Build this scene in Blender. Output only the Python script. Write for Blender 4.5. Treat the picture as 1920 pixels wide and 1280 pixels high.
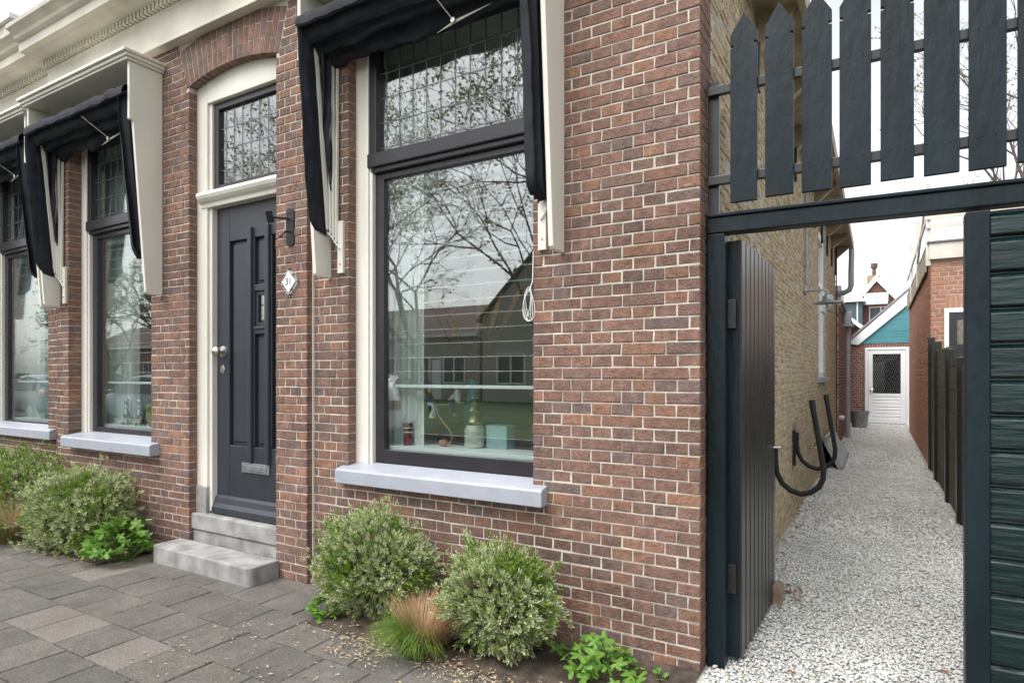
import bpy, bmesh, math, random
import numpy as np
from mathutils import Vector, Matrix, noise as mnoise
for o in list(bpy.data.objects): bpy.data.objects.remove(o)
S = bpy.context.scene
COL = S.collection
rad = math.radians
# ------------------------------------------------------------------ camera
cd = bpy.data.cameras.new('camera'); cam = bpy.data.objects.new('camera', cd); COL.objects.link(cam)
CAM = Vector((0.713, -2.939, 1.40)); YAW = rad(30.5)
cam.location = CAM; cam.rotation_euler = (rad(90), 0, YAW)
cd.sensor_width = 36; cd.lens = 21.84; cd.shift_y = 0.0323; cd.clip_start = 0.05; cd.clip_end = 2000
S.camera = cam
# ------------------------------------------------------------------ sky, sun, exposure (overcast day)
SUN_EL, SUN_AZ = rad(58), rad(205)
w = bpy.data.worlds.new('World'); S.world = w; w.use_nodes = True
nt = w.node_tree; bg = nt.nodes['Background']
sky = nt.nodes.new('ShaderNodeTexSky'); sky.sky_type = 'NISHITA'; sky.sun_disc = False
sky.sun_elevation = SUN_EL; sky.sun_rotation = SUN_AZ; sky.air_density = 1.0; sky.dust_density = 3.0
hs = nt.nodes.new('ShaderNodeHueSaturation'); hs.inputs['Saturation'].default_value = 0.22
nt.links.new(sky.outputs[0], hs.inputs['Color']); nt.links.new(hs.outputs[0], bg.inputs[0])
bg.inputs[1].default_value = 0.15
sd = bpy.data.lights.new('sun', 'SUN'); sd.energy = 1.2; sd.angle = rad(50); sd.color = (1, 0.97, 0.93)
sun = bpy.data.objects.new('sun', sd); COL.objects.link(sun)
sun.rotation_euler = Vector((math.sin(SUN_AZ)*math.cos(SUN_EL), math.cos(SUN_AZ)*math.cos(SUN_EL), math.sin(SUN_EL))).to_track_quat('Z', 'Y').to_euler()
S.view_settings.view_transform = 'Standard'; S.view_settings.look = 'None'
S.view_settings.exposure = 1.2; S.view_settings.gamma = 1
S.render.engine = 'CYCLES'
# ------------------------------------------------------------------ materials
def mat(name, col, rough=.6, var=.12, vscale=6., bump=.0, bscale=60., metal=0., col2=None, stretch=None, spec=.5, coat=0.):
    m = bpy.data.materials.new(name); m.use_nodes = True; n = m.node_tree.nodes; l = m.node_tree.links
    b = n['Principled BSDF']; b.inputs['Roughness'].default_value = rough; b.inputs['Metallic'].default_value = metal
    b.inputs['Specular IOR Level'].default_value = spec; b.inputs['Coat Weight'].default_value = coat
    g = n.new('ShaderNodeNewGeometry'); vec = g.outputs['Position']
    if stretch:
        mp = n.new('ShaderNodeMapping'); mp.inputs['Scale'].default_value = stretch; l.new(vec, mp.inputs[0]); vec = mp.outputs[0]
    nz = n.new('ShaderNodeTexNoise'); nz.inputs['Scale'].default_value = vscale; nz.inputs['Detail'].default_value = 6; l.new(vec, nz.inputs['Vector'])
    r = n.new('ShaderNodeValToRGB'); r.color_ramp.elements[0].position = .3; r.color_ramp.elements[1].position = .7
    c2 = col2 or tuple(c*(1-var*1.6) for c in col)
    r.color_ramp.elements[0].color = (*c2, 1); r.color_ramp.elements[1].color = (*[min(1, c*(1+var*.5)) for c in col], 1)
    l.new(nz.outputs[0], r.inputs[0]); l.new(r.outputs[0], b.inputs['Base Color'])
    if bump:
        n2 = n.new('ShaderNodeTexNoise'); n2.inputs['Scale'].default_value = bscale; n2.inputs['Detail'].default_value = 5; l.new(vec, n2.inputs['Vector'])
        bp = n.new('ShaderNodeBump'); bp.inputs['Strength'].default_value = bump; bp.inputs['Distance'].default_value = .01
        l.new(n2.outputs[0], bp.inputs['Height']); l.new(bp.outputs[0], b.inputs['Normal'])
    return m

def piece_mat(name, pal, rough=.85, bump=.5, bscale=90., speck=.35, spos=.6, layers=()):
    """Colour differs from piece to piece (object random + island random), with fine speckle."""
    m = bpy.data.materials.new(name); m.use_nodes = True; n = m.node_tree.nodes; l = m.node_tree.links
    b = n['Principled BSDF']; b.inputs['Roughness'].default_value = rough; b.inputs['Specular IOR Level'].default_value = .25
    oi = n.new('ShaderNodeObjectInfo'); g = n.new('ShaderNodeNewGeometry')
    ad = n.new('ShaderNodeMath'); ad.operation = 'ADD'; l.new(oi.outputs['Random'], ad.inputs[0]); l.new(g.outputs['Random Per Island'], ad.inputs[1])
    fr = n.new('ShaderNodeMath'); fr.operation = 'FRACT'; l.new(ad.outputs[0], fr.inputs[0])
    r = n.new('ShaderNodeValToRGB'); cr = r.color_ramp
    while len(cr.elements) < len(pal): cr.elements.new(.5)
    for i, c in enumerate(pal):
        cr.elements[i].position = i/(len(pal)-1); cr.elements[i].color = (*c, 1)
    l.new(fr.outputs[0], r.inputs[0])
    nz = n.new('ShaderNodeTexNoise'); nz.inputs['Scale'].default_value = bscale*.35; nz.inputs['Detail'].default_value = 8; nz.inputs['Roughness'].default_value = .7
    l.new(g.outputs['Position'], nz.inputs['Vector'])
    mr = n.new('ShaderNodeMapRange'); mr.inputs[1].default_value = .3; mr.inputs[2].default_value = .7
    mr.inputs[3].default_value = 1-speck; mr.inputs[4].default_value = 1+speck*spos; l.new(nz.outputs[0], mr.inputs[0])
    mx = n.new('ShaderNodeMix'); mx.data_type = 'RGBA'; mx.blend_type = 'MULTIPLY'; mx.inputs[0].default_value = 1
    l.new(r.outputs[0], mx.inputs[6]); l.new(mr.outputs[0], mx.inputs[7]); col = mx.outputs[2]
    for sc, lo, hi, a0, a1 in layers:
        nq = n.new('ShaderNodeTexNoise'); nq.inputs['Scale'].default_value = sc; nq.inputs['Detail'].default_value = 4; nq.inputs['Roughness'].default_value = .65; l.new(g.outputs['Position'], nq.inputs['Vector'])
        mq = n.new('ShaderNodeMapRange'); mq.inputs[1].default_value = a0; mq.inputs[2].default_value = a1; mq.inputs[3].default_value = lo; mq.inputs[4].default_value = hi; l.new(nq.outputs[0], mq.inputs[0])
        m2 = n.new('ShaderNodeMix'); m2.data_type = 'RGBA'; m2.blend_type = 'MULTIPLY'; m2.inputs[0].default_value = 1; l.new(col, m2.inputs[6]); l.new(mq.outputs[0], m2.inputs[7]); col = m2.outputs[2]
    l.new(col, b.inputs['Base Color'])
    if bump:
        n2 = n.new('ShaderNodeTexNoise'); n2.inputs['Scale'].default_value = bscale; n2.inputs['Detail'].default_value = 6; l.new(g.outputs['Position'], n2.inputs['Vector'])
        bp = n.new('ShaderNodeBump'); bp.inputs['Strength'].default_value = bump; bp.inputs['Distance'].default_value = .006
        l.new(n2.outputs[0], bp.inputs['Height']); l.new(bp.outputs[0], b.inputs['Normal'])
    return m

def leaf_mat(name, rough=.45, trans=.25):
    """Leaf colours come from the mesh's 'Col' attribute (green midrib, cream margin and so on)."""
    m = bpy.data.materials.new(name); m.use_nodes = True; n = m.node_tree.nodes; l = m.node_tree.links
    b = n['Principled BSDF']; b.inputs['Roughness'].default_value = rough
    a = n.new('ShaderNodeAttribute'); a.attribute_name = 'Col'; g = n.new('ShaderNodeNewGeometry')
    mr = n.new('ShaderNodeMapRange'); mr.inputs[3].default_value = .7; mr.inputs[4].default_value = 1.25; l.new(g.outputs['Random Per Island'], mr.inputs[0])
    mx = n.new('ShaderNodeMix'); mx.data_type = 'RGBA'; mx.blend_type = 'MULTIPLY'; mx.inputs[0].default_value = 1
    l.new(a.outputs['Color'], mx.inputs[6]); l.new(mr.outputs[0], mx.inputs[7]); l.new(mx.outputs[2], b.inputs['Base Color'])
    t = n.new('ShaderNodeBsdfTranslucent'); l.new(mx.outputs[2], t.inputs[0])
    ms = n.new('ShaderNodeMixShader'); ms.inputs[0].default_value = trans
    l.new(b.outputs[0], ms.inputs[1]); l.new(t.outputs[0], ms.inputs[2]); l.new(ms.outputs[0], n['Material Output'].inputs[0])
    return m

def glass_mat(name, f0=.15, tint=(.88, .93, .91)):
    m = bpy.data.materials.new(name); m.use_nodes = True; n = m.node_tree.nodes; l = m.node_tree.links; n.remove(n['Principled BSDF'])
    g = n.new('ShaderNodeNewGeometry'); d = n.new('ShaderNodeVectorMath'); d.operation = 'DOT_PRODUCT'
    l.new(g.outputs['Normal'], d.inputs[0]); l.new(g.outputs['Incoming'], d.inputs[1])
    def mth(op, a, b=None):
        x = n.new('ShaderNodeMath'); x.operation = op
        for i, v in enumerate((a, b)):
            if v is None: continue
            if isinstance(v, (int, float)): x.inputs[i].default_value = v
            else: l.new(v, x.inputs[i])
        return x.outputs[0]
    c = mth('ABSOLUTE', d.outputs['Value']); p = mth('POWER', mth('SUBTRACT', 1, c), 5); fac = mth('ADD', mth('MULTIPLY', p, 1-f0), f0)
    t = n.new('ShaderNodeBsdfTransparent'); t.inputs[0].default_value = (*tint, 1)
    gl = n.new('ShaderNodeBsdfGlossy'); gl.inputs['Roughness'].default_value = .0; gl.inputs[0].default_value = (1, 1, 1, 1)
    ms = n.new('ShaderNodeMixShader'); l.new(fac, ms.inputs[0]); l.new(t.outputs[0], ms.inputs[1]); l.new(gl.outputs[0], ms.inputs[2])
    l.new(ms.outputs[0], n['Material Output'].inputs[0])
    return m

M = {}
M['brick'] = piece_mat('red_brick', [(0.150,0.102,0.087),(0.184,0.111,0.087),(0.210,0.124,0.095),(0.175,0.107,0.087),(0.225,0.128,0.092),(0.154,0.111,0.100),(0.195,0.116,0.090),(0.254,0.139,0.092),(0.181,0.109,0.087)], bump=1., bscale=75, speck=.38, layers=((16, .80, 1.22, .3, .7), (150, .45, 1.04, .32, .42), (1.3, .86, 1.1, .35, .65), (2.1, 1.0, 1.35, .56, .72), (.75, .80, 1.05, .36, .5)))
M['ybrick'] = piece_mat('yellow_brick', [(.42,.31,.16),(.50,.39,.22),(.36,.26,.15),(.53,.43,.26),(.33,.24,.15),(.47,.35,.19)], bump=.9, bscale=70, speck=.4)
M['obrick'] = piece_mat('orange_brick', [(.36,.17,.11),(.43,.21,.135),(.32,.155,.105),(.47,.24,.15)], bump=.5, speck=.25)
M['dbrick'] = piece_mat('dark_brick', [(.20,.09,.065),(.26,.11,.075),(.16,.085,.07),(.29,.13,.085)], bump=.5, speck=.25)
M['mortar'] = mat('pale_mortar', (.60,.555,.475), .95, .25, 9, .5, 150)
M['mortar_y'] = mat('grey_yellow_mortar', (.50,.45,.36), .95, .25, 14, .6, 120)
M['mortar_g'] = mat('grey_mortar', (.46,.42,.37), .95, .2, 14, .4, 120)
M['cream'] = mat('cream_paint', (.74,.71,.63), .42, .10, 2.5, .12, 40, stretch=(1, 1, .35))
M['cream_old'] = mat('weathered_cream_paint', (.66,.62,.53), .55, .18, 2.2, .15, 30)
M['white'] = mat('white_paint', (.80,.81,.82), .4, .03, 4)
M['anthracite'] = mat('anthracite_paint', (.029,.034,.044), .38, .10, 8, .12, 160, stretch=(1, 1, .25))
M['sash'] = mat('dark_sash_paint', (.028,.026,.031), .28, .12, 6, .05, 60)
M['sill'] = mat('lilac_grey_paint', (.36,.383,.435), .34, .07, 9, .12, 60)
M['fabric'] = mat('black_awning_cloth', (.020,.022,.030), .8, .3, 9, .3, 400, spec=.3)
M['stone'] = mat('worn_bluestone', (.36,.35,.33), .8, .28, 7, .6, 110, col2=(.19,.19,.195))
M['green'] = mat('blue_green_gloss_paint', (.009,.018,.024), .40, .35, 5, .5, 30, stretch=(1, 1, .3), spec=.22)
M['green_b'] = mat('dark_green_weatherboard_paint', (.005,.020,.020), .26, .35, 4, .6, 22, stretch=(.22, 1, 1.6), spec=.4)
M['black'] = mat('black_gloss_paint', (.020,.022,.020), .3, .3, 6, .15, 40, stretch=(1, 1, .2))
M['blackm'] = mat('black_iron', (.012,.012,.014), .45, .2, 20, .2, 80)
M['steel'] = mat('brushed_steel', (.60,.58,.54), .28, .06, 40, metal=1)
M['zinc'] = mat('zinc', (.36,.38,.40), .45, .25, 14, metal=.7, bump=.1)
M['pvc'] = mat('grey_plastic_pipe', (.33,.36,.40), .5, .08, 5)
M['lead'] = mat('lead_came', (.17,.18,.19), .5, .1, 30, metal=.5)
M['glass'] = glass_mat('window_glass')
M['glass_dark'] = glass_mat('tinted_glass', .05, (.35,.36,.36))
M['plaster'] = mat('indoor_plaster', (.72,.71,.66), .9, .05, 2)
M['floorw'] = mat('indoor_floor', (.12,.085,.055), .5, .2, 3)
M['curtain'] = mat('pale_curtain', (.75,.76,.75), .9, .06, 8)
M['blind'] = mat('white_blind', (.82,.84,.84), .4, .02, 8)
M['soil'] = mat('garden_soil', (.085,.062,.045), .95, .4, 14, 1., 60)
M['tile'] = piece_mat('concrete_paving', [(0.131,0.123,0.112),(0.161,0.149,0.133),(0.142,0.134,0.122),(0.182,0.167,0.146),(0.122,0.115,0.106),(0.154,0.142,0.126),(0.137,0.128,0.117)], rough=.9, bump=.6, bscale=260, speck=.5, spos=.9, layers=((420, .55, 1.3, .3, .7), (3.5, .8, 1.2, .3, .7), (17, .86, 1.12, .3, .7)))
M['tilep'] = piece_mat('pinkish_concrete_paving', [(0.220,0.198,0.174),(0.246,0.224,0.199),(0.207,0.185,0.166)], rough=.9, bump=.6, bscale=260, speck=.5, layers=((420, .55, 1.3, .3, .7), (3.5, .85, 1.15, .3, .7)))
M['sand'] = mat('joint_sand', (.30,.27,.20), .95, .5, 5, .6, 120, col2=(.10,.105,.06))
M['gravel'] = piece_mat('white_gravel', [(0.578,0.578,0.551),(0.663,0.663,0.625),(0.514,0.524,0.519),(0.706,0.696,0.636),(0.546,0.556,0.572),(0.621,0.610,0.509),(0.449,0.460,0.445),(0.663,0.653,0.615)], rough=.8, bump=.2, bscale=160, speck=.15, layers=((1.6, .86, 1.08, .35, .65),))
M['gbase'] = mat('gravel_bed', (.52,.51,.46), .95, .3, 60, 1., 120)
M['shrub'] = leaf_mat('shrub_leaf'); M['herb'] = leaf_mat('herb_leaf', .5, .35); M['blade'] = leaf_mat('grass_blade', .6, .3)
M['bark'] = mat('bark', (.19,.155,.12), .9, .3, 18, .8, 50)
M['teal'] = mat('teal_board_paint', (.075,.26,.30), .45, .06, 5)
M['roof'] = mat('roof_tile', (.16,.10,.085), .85, .3, 6, .4, 30)
M['asphalt'] = mat('asphalt', (.055,.055,.057), .95, .15, 20, .4, 200)
M['lawn'] = mat('lawn', (.055,.10,.028), .95, .3, 3, .6, 60)
M['ground'] = mat('ground_earth', (.13,.125,.11), .95, .2, 2)
M['dead'] = mat('dead_leaf', (.21,.095,.04), .8, .4, 30)
M['straw'] = mat('dry_litter', (.46,.36,.22), .85, .35, 40)
M['wood'] = mat('weathered_wood', (.27,.21,.14), .8, .25, 5, .4, 40, stretch=(1, 1, 6))
M['eave'] = mat('old_eave_paint', (.42,.35,.25), .7, .25, 4, .2, 30)
M['plastic_w'] = mat('white_plastic', (.75,.75,.72), .4, .03, 9)
M['brass'] = mat('tarnished_brass', (.30,.26,.17), .35, .2, 25, metal=.9)
# ------------------------------------------------------------------ mesh builder
W = {}
class MB:
    def __init__(s): s.v = []; s.f = []; s.c = None
    def add(s, vs, fs):
        o = len(s.v); s.v.extend([tuple(p) for p in vs]); s.f.extend([tuple(i+o for i in f) for f in fs]); return s
    def box(s, x0, x1, y0, y1, z0, z1):
        return s.add([(x0,y0,z0),(x1,y0,z0),(x1,y1,z0),(x0,y1,z0),(x0,y0,z1),(x1,y0,z1),(x1,y1,z1),(x0,y1,z1)],
            [(0,3,2,1),(4,5,6,7),(0,1,5,4),(1,2,6,5),(2,3,7,6),(3,0,4,7)])
    def prism(s, poly, axis, a, b):
        """poly: 2-D outline extruded along axis ('x': (y,z), 'y': (x,z), 'z': (x,y))."""
        mk = {'x': lambda p, t: (t, p[0], p[1]), 'y': lambda p, t: (p[0], t, p[1]), 'z': lambda p, t: (p[0], p[1], t)}[axis]
        n = len(poly); s.add([mk(p, a) for p in poly]+[mk(p, b) for p in poly],
            [tuple(range(n))[::-1], tuple(range(n, 2*n))]+[(i, (i+1) % n, n+(i+1) % n, n+i) for i in range(n)]); return s
    def bar(s, p, q, wd, th, up=(0,0,1)):
        """rectangular bar from p to q; wd across 'up x dir', th the other way."""
        p, q = Vector(p), Vector(q); d = (q-p).normalized(); a = d.cross(Vector(up))
        if a.length < 1e-4: a = d.cross(Vector((1,0,0)))
        a.normalize(); b = a.cross(d); a *= wd/2; b *= th/2
        return s.add([p-a-b, p+a-b, p+a+b, p-a+b, q-a-b, q+a-b, q+a+b, q-a+b], [(0,3,2,1),(4,5,6,7),(0,1,5,4),(1,2,6,5),(2,3,7,6),(3,0,4,7)])
    def tube(s, pts, r, n=8, cap=True):
        pts = [Vector(p) for p in pts]; m = len(pts); rs = r if isinstance(r, (list, tuple)) else [r]*m
        rings = []; ref = None
        for i, p in enumerate(pts):
            d = (pts[min(i+1, m-1)]-pts[max(i-1, 0)]).normalized()
            if ref is None: ref = Vector((0,0,1)) if abs(d.z) < .9 else Vector((1,0,0))
            a = d.cross(ref)
            if a.length < 1e-5: a = d.cross(Vector((0,1,0)))
            a.normalize(); b = d.cross(a).normalized(); ref = a.cross(d)
            rings += [p+(a*math.cos(t)+b*math.sin(t))*rs[i] for t in [2*math.pi*k/n for k in range(n)]]
        fs = [(i*n+k, i*n+(k+1) % n, (i+1)*n+(k+1) % n, (i+1)*n+k) for i in range(m-1) for k in range(n)]
        if cap: fs += [tuple(range(n))[::-1], tuple((m-1)*n+k for k in range(n))]
        return s.add(rings, fs)
    def lathe(s, c, prof, n=16, axis='z'):
        vs = []
        for r, h in prof:
            for k in range(n):
                t = 2*math.pi*k/n; x, y = r*math.cos(t), r*math.sin(t)
                p = {'z': (x, y, h), 'y': (x, h, y), 'x': (h, x, y)}[axis]
                vs.append((c[0]+p[0], c[1]+p[1], c[2]+p[2]))
        m = len(prof); fs = [(i*n+k, i*n+(k+1) % n, (i+1)*n+(k+1) % n, (i+1)*n+k) for i in range(m-1) for k in range(n)]
        fs += [tuple(range(n))[::-1], tuple((m-1)*n+k for k in range(n))]
        return s.add(vs, fs)
    def grid(s, fn, nu, nv):
        vs = [fn(i/nu, j/nv) for j in range(nv+1) for i in range(nu+1)]
        return s.add(vs, [(j*(nu+1)+i, j*(nu+1)+i+1, (j+1)*(nu+1)+i+1, (j+1)*(nu+1)+i) for j in range(nv) for i in range(nu)])
    def brick(s, org, N, u0, u1, z0, z1, dep, rng, ch=.003, pr=.0):
        """one brick on a wall: org on the wall face, N outward ('-y','+x','-x'), u along the wall."""
        j = lambda a: rng.uniform(-a, a)
        of = pr+j(.0018); c = ch*rng.uniform(.7, 1.6)
        P = [(u0,z0,-dep),(u1,z0,-dep),(u1,z1,-dep),(u0,z1,-dep),(u0+j(.0025),z0+j(.0018),of-c),(u1+j(.0025),z0+j(.0018),of-c),(u1+j(.0025),z1+j(.0018),of-c),(u0+j(.0025),z1+j(.0018),of-c),
             (u0+c+j(.001),z0+c+j(.001),of+j(.001)),(u1-c+j(.001),z0+c+j(.001),of+j(.001)),(u1-c+j(.001),z1-c+j(.001),of+j(.001)),(u0+c+j(.001),z1-c+j(.001),of+j(.001))]
        if N == '-y': vs = [(u, org-d, z) for u, z, d in P]
        elif N == '+x': vs = [(org+d, u, z) for u, z, d in P]
        else: vs = [(org-d, u, z) for u, z, d in P]
        fs = [(8,9,10,11)]+[(i, (i+1) % 4, 4+(i+1) % 4, 4+i) for i in range(4)]+[(4+i, 4+(i+1) % 4, 8+(i+1) % 4, 8+i) for i in range(4)]
        if N == '-x': fs = [f[::-1] for f in fs]
        return s.add(vs, fs)
    def mesh(s, name, org=(0,0,0), smooth=False):
        me = bpy.data.meshes.new(name); o = np.array(org, float); v = np.array(s.v, float).reshape(-1, 3)-o
        me.from_pydata([tuple(p) for p in v], [], s.f)
        if s.c is not None:
            at = me.color_attributes.new('Col', 'FLOAT_COLOR', 'POINT'); at.data.foreach_set('color', np.array(s.c, np.float32).reshape(-1))
        if smooth:
            me.shade_smooth(); me.set_sharp_from_angle(angle=rad(38))
        me.update(); return me
    def build(s, name, m, parent=None, label=None, smooth=False, bev=0., org=None, kind=None):
        wo = W[parent.name] if parent else Vector(org or (0,0,0))
        ob = bpy.data.objects.new(name, s.mesh(name, wo, smooth)); COL.objects.link(ob)
        ob.data.materials.append(M[m] if isinstance(m, str) else m)
        if parent: ob.parent = parent
        else: ob.location = wo
        W[ob.name] = Vector(wo)
        if label: ob['label'] = label
        if kind: ob['kind'] = kind
        if bev:
            b = ob.modifiers.new('bevel', 'BEVEL'); b.width = bev; b.segments = 2; b.limit_method = 'ANGLE'; b.angle_limit = rad(40)
        return ob
def thing(name, label, cat, loc, group=None):
    o = bpy.data.objects.new(name, None); COL.objects.link(o); o.location = loc; o.empty_display_size = .1
    o['label'] = label; o['category'] = cat; W[o.name] = Vector(loc)
    if group: o['group'] = group
    return o
def tag(o, label, cat, group=None):
    o['label'] = label; o['category'] = cat
    if group: o['group'] = group
    return o
def struct(o): o['kind'] = 'structure'; return o
def inst(name, me, loc, parent, rot=None, scale=None):
    """an object sharing mesh data, placed in world coordinates under parent."""
    o = bpy.data.objects.new(name, me); COL.objects.link(o); o.parent = parent
    o.location = Vector(loc)-(W[parent.name] if parent else Vector((0,0,0)))
    if rot is not None: o.rotation_euler = rot
    if scale is not None: o.scale = scale
    return o
B = lambda *a: MB().box(*a)

# ------------------------------------------------------------------ brick layout
def courses(u0, u1, z0, z1, pitch, H, opens, rng, joint=.0068, split=.28, endmode=None):
    """list of (ua, ub, za, zb) for an English cross bond; opens: list of f(za,zb)->(a,b) or None."""
    out = []; k = 0; z = z0
    while z < z1-.01:
        zt = min(z+pitch, z1); iv = [(u0, u1)]
        for f in opens:
            r = f(z, zt)
            if not r: continue
            nv = []
            for a, b in iv:
                if r[1] <= a or r[0] >= b: nv.append((a, b)); continue
                if r[0] > a: nv.append((a, r[0]))
                if r[1] < b: nv.append((r[1], b))
            iv = nv
        head = k % 2 == 0; off = (u1 if endmode == 'right' else u0)
        for a, b in iv:
            js = []
            if head: g, st = off+(0 if endmode else H/2), H
            else: g, st = off+(H if (k//2) % 2 else 0)-(1.5*H if endmode else 0), 2*H
            i0 = math.floor((a-g)/st)
            p = g+i0*st
            while p < b+st:
                if a+.03 < p < b-.03: js.append(p+rng.uniform(-.004, .004))
                if not head and rng.random() < split:
                    q = p+H
                    if a+.03 < q < b-.03: js.append(q+rng.uniform(-.004, .004))
                p += st
            ed = [a-joint/2]+js+[b+joint/2]
            for i in range(len(ed)-1): out.append((ed[i]+joint/2, ed[i+1]-joint/2, z, zt-joint))
        z += pitch; k += 1
    return out
def rect_open(a, b, z0, z1): return lambda za, zb: (a, b) if zb > z0+.02 and za < z1-.02 else None

# ================================================================== THE SETTING
# ground, road, lawn, pavement base, gravel base
struct(MB().grid(lambda u, v: (-400+800*u, -400+800*v, -.16), 4, 4).build('ground', 'ground'))
struct(B(-60, 40, -8.2, -3.6, -.3, -.10).build('road', 'asphalt'))
struct(B(-60, 40, -60, -8.35, -.3, -.02).build('lawn', 'lawn'))
struct(B(-60, 40, -8.35, -8.2, -.3, .02).build('far_kerb', 'stone'))
struct(B(-60, 40, -3.6, -3.45, -.3, -.005).build('kerb', 'stone'))
pav = struct(B(-14, 6, -3.45, .1, -.25, -.012).build('pavement', 'sand'))
rng = random.Random(5)
tile_me = {}
def tile_mesh(i):
    if i not in tile_me:
        r = random.Random(i); m = MB(); h = .1465; c = .004; j = lambda: r.uniform(-.0012, .0012)
        P = [(sx*h, sy*h, -.05) for sx, sy in ((-1,-1),(1,-1),(1,1),(-1,1))]
        P += [(sx*h+j(), sy*h+j(), -c) for sx, sy in ((-1,-1),(1,-1),(1,1),(-1,1))]
        P += [(sx*(h-c)+j(), sy*(h-c)+j(), j()) for sx, sy in ((-1,-1),(1,-1),(1,1),(-1,1))]
        m.add(P, [(8,9,10,11)]+[(a, (a+1) % 4, 4+(a+1) % 4, 4+a) for a in range(4)]+[(4+a, 4+(a+1) % 4, 8+(a+1) % 4, 8+a) for a in range(4)])
        tile_me[i] = m
    return tile_me[i]
shared = {}
rest = MB(); ntile = 0
pink = {(-3.3,-1.165),(-3.97,-1.13),(-2.43,-1.22),(-4.15,-.5)}
for r_ in range(11):
    yc = -.312-.3*r_
    for q in range(-32, 14):
        xc = -2.39+.3*q+(.15 if r_ % 2 else 0)
        if yc > -.45 and (xc > -2.0 or xc < -4.15): continue      # planting beds
        if yc > -.45 and -4.05 < xc < -2.85 and False: continue
        v = rng.randrange(6); z = rng.uniform(-.002, .002)
        pk = any(abs(xc-a) < .16 and abs(yc-b) < .16 for a, b in pink) or rng.random() < .035
        dp = Vector((xc, yc, 0))-CAM; dep = -math.sin(YAW)*dp.x+math.cos(YAW)*dp.y; rt = math.cos(YAW)*dp.x+math.sin(YAW)*dp.y
        vis = dep > .5 and -960 < 1165*rt/dep < 980 and 1165*1.4/dep < 640
        if vis and ntile < 290:
            k = (v, pk)
            if k not in shared:
                me = tile_mesh(v).mesh('paving_slab'); me.materials.append(M['tilep' if pk else 'tile']); shared[k] = me
            o = inst('paving_slab', shared[k], (xc, yc, z), pav, rot=(rng.uniform(-.004,.004), rng.uniform(-.004,.004), rng.uniform(-.006,.006)+math.pi/2*rng.randrange(4)))
            ntile += 1
        else:
            t = tile_mesh(v); rest.add([(p[0]+xc, p[1]+yc, p[2]+z) for p in t.v], t.f)
rest.build('outer_paving_slabs', 'tile', pav, kind='stuff')
# narrow strip of cut slabs along the wall right of the step and in front of the door
strip = MB()
for i in range(15):
    x = -4.1+.3*i*.98
    if -4.15 < x < -2.1: strip.add([(p[0]+x, p[1]*.5-.085, p[2]-.001) for p in tile_mesh(i % 6).v], tile_mesh(i % 6).f)
strip.build('cut_paving_slabs', 'tile', pav, kind='stuff')
# soil beds
def bed(x0, x1, y0, y1, name):
    def f(u, v):
        x = x0+(x1-x0)*u; y = y0+(y1-y0)*v
        e = min(1, 8*min(v, 1-u if name else 1)*1.0) if v < .12 else 1
        return (x, y+.02*mnoise.noise((x*4, y*4, 3)), .004+.022*e*(.6+.8*mnoise.noise((x*9, y*9, 1)))+.006*mnoise.noise((x*40, y*40, 2)))
    return struct(MB().grid(f, 90, 24).build('soil_bed', 'soil', smooth=True))
bed(-2.06, .0, -.52, .0, 'a'); bed(-9.0, -4.22, -.55, .0, '')
# gravel alley
struct(B(-.02, 1.6, -.12, 17.6, -.2, .002).build('gravel_path', 'gbase'))
ico = bmesh.new(); bmesh.ops.create_icosphere(ico, subdivisions=1, radius=1)
iv = np.array([v.co[:] for v in ico.verts]); itf = np.array([[v.index for v in f.verts] for f in ico.faces]); ico.free()
def scatter_stones(name, x0, x1, y0, y1, sp, size, seed, mat_):
    g = np.random.default_rng(seed); nx, ny = int((x1-x0)/sp), int((y1-y0)/sp); n = nx*ny
    X, Y = np.meshgrid(np.arange(nx), np.arange(ny)); c = np.stack([X.ravel(), Y.ravel()], 1).astype(float)
    c[:, 0] += .5*(c[:, 1] % 2); c += g.uniform(-.45, .45, c.shape); c = c*sp+np.array([x0, y0])
    vv = np.repeat(iv[None], n, 0)*(1+g.uniform(-.28, .28, (n, len(iv), 1)))
    s = g.uniform(.6, 1.25, (n, 1, 1))*size*np.stack([g.uniform(.8, 1.3, n), g.uniform(.7, 1.1, n), g.uniform(.32, .55, n)], 1)[:, None, :]
    vv = vv*s
    for ax in ((0, 1), (1, 2), (0, 2)):
        t = g.uniform(0, 6.28, n) if ax == (0, 1) else g.uniform(-.5, .5, n); cs, sn = np.cos(t)[:, None], np.sin(t)[:, None]
        a, b = vv[:, :, ax[0]].copy(), vv[:, :, ax[1]].copy(); vv[:, :, ax[0]] = cs*a-sn*b; vv[:, :, ax[1]] = sn*a+cs*b
    vv[:, :, 0] += c[:, 0:1]; vv[:, :, 1] += c[:, 1:2]; vv[:, :, 2] += g.uniform(.004, .016, (n, 1))
    ff = (itf[None]+(np.arange(n)*len(iv))[:, None, None]).reshape(-1, 3)
    me = bpy.data.meshes.new(name); V = vv.reshape(-1, 3); me.vertices.add(len(V)); me.vertices.foreach_set('co', V.ravel())
    me.loops.add(ff.size); me.loops.foreach_set('vertex_index', ff.ravel().astype(np.int32)); me.polygons.add(len(ff))
    me.polygons.foreach_set('loop_start', np.arange(0, ff.size, 3, dtype=np.int32)); me.update(calc_edges=True); me.validate()
    me.materials.append(M[mat_]); o = bpy.data.objects.new(name, me); COL.objects.link(o); return o
gobs = []
for (y0, y1, sp, sz, sd_) in ((-.1, 3.2, .0155, .0102, 1), (3.2, 8, .026, .017, 2), (8, 17.5, .04, .026, 3)):
    gobs.append(scatter_stones('gravel', .03, 1.37, y0, y1, sp, sz, sd_, 'gravel'))
for o in gobs:
    o['kind'] = 'stuff'; o['category'] = 'gravel'
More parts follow.
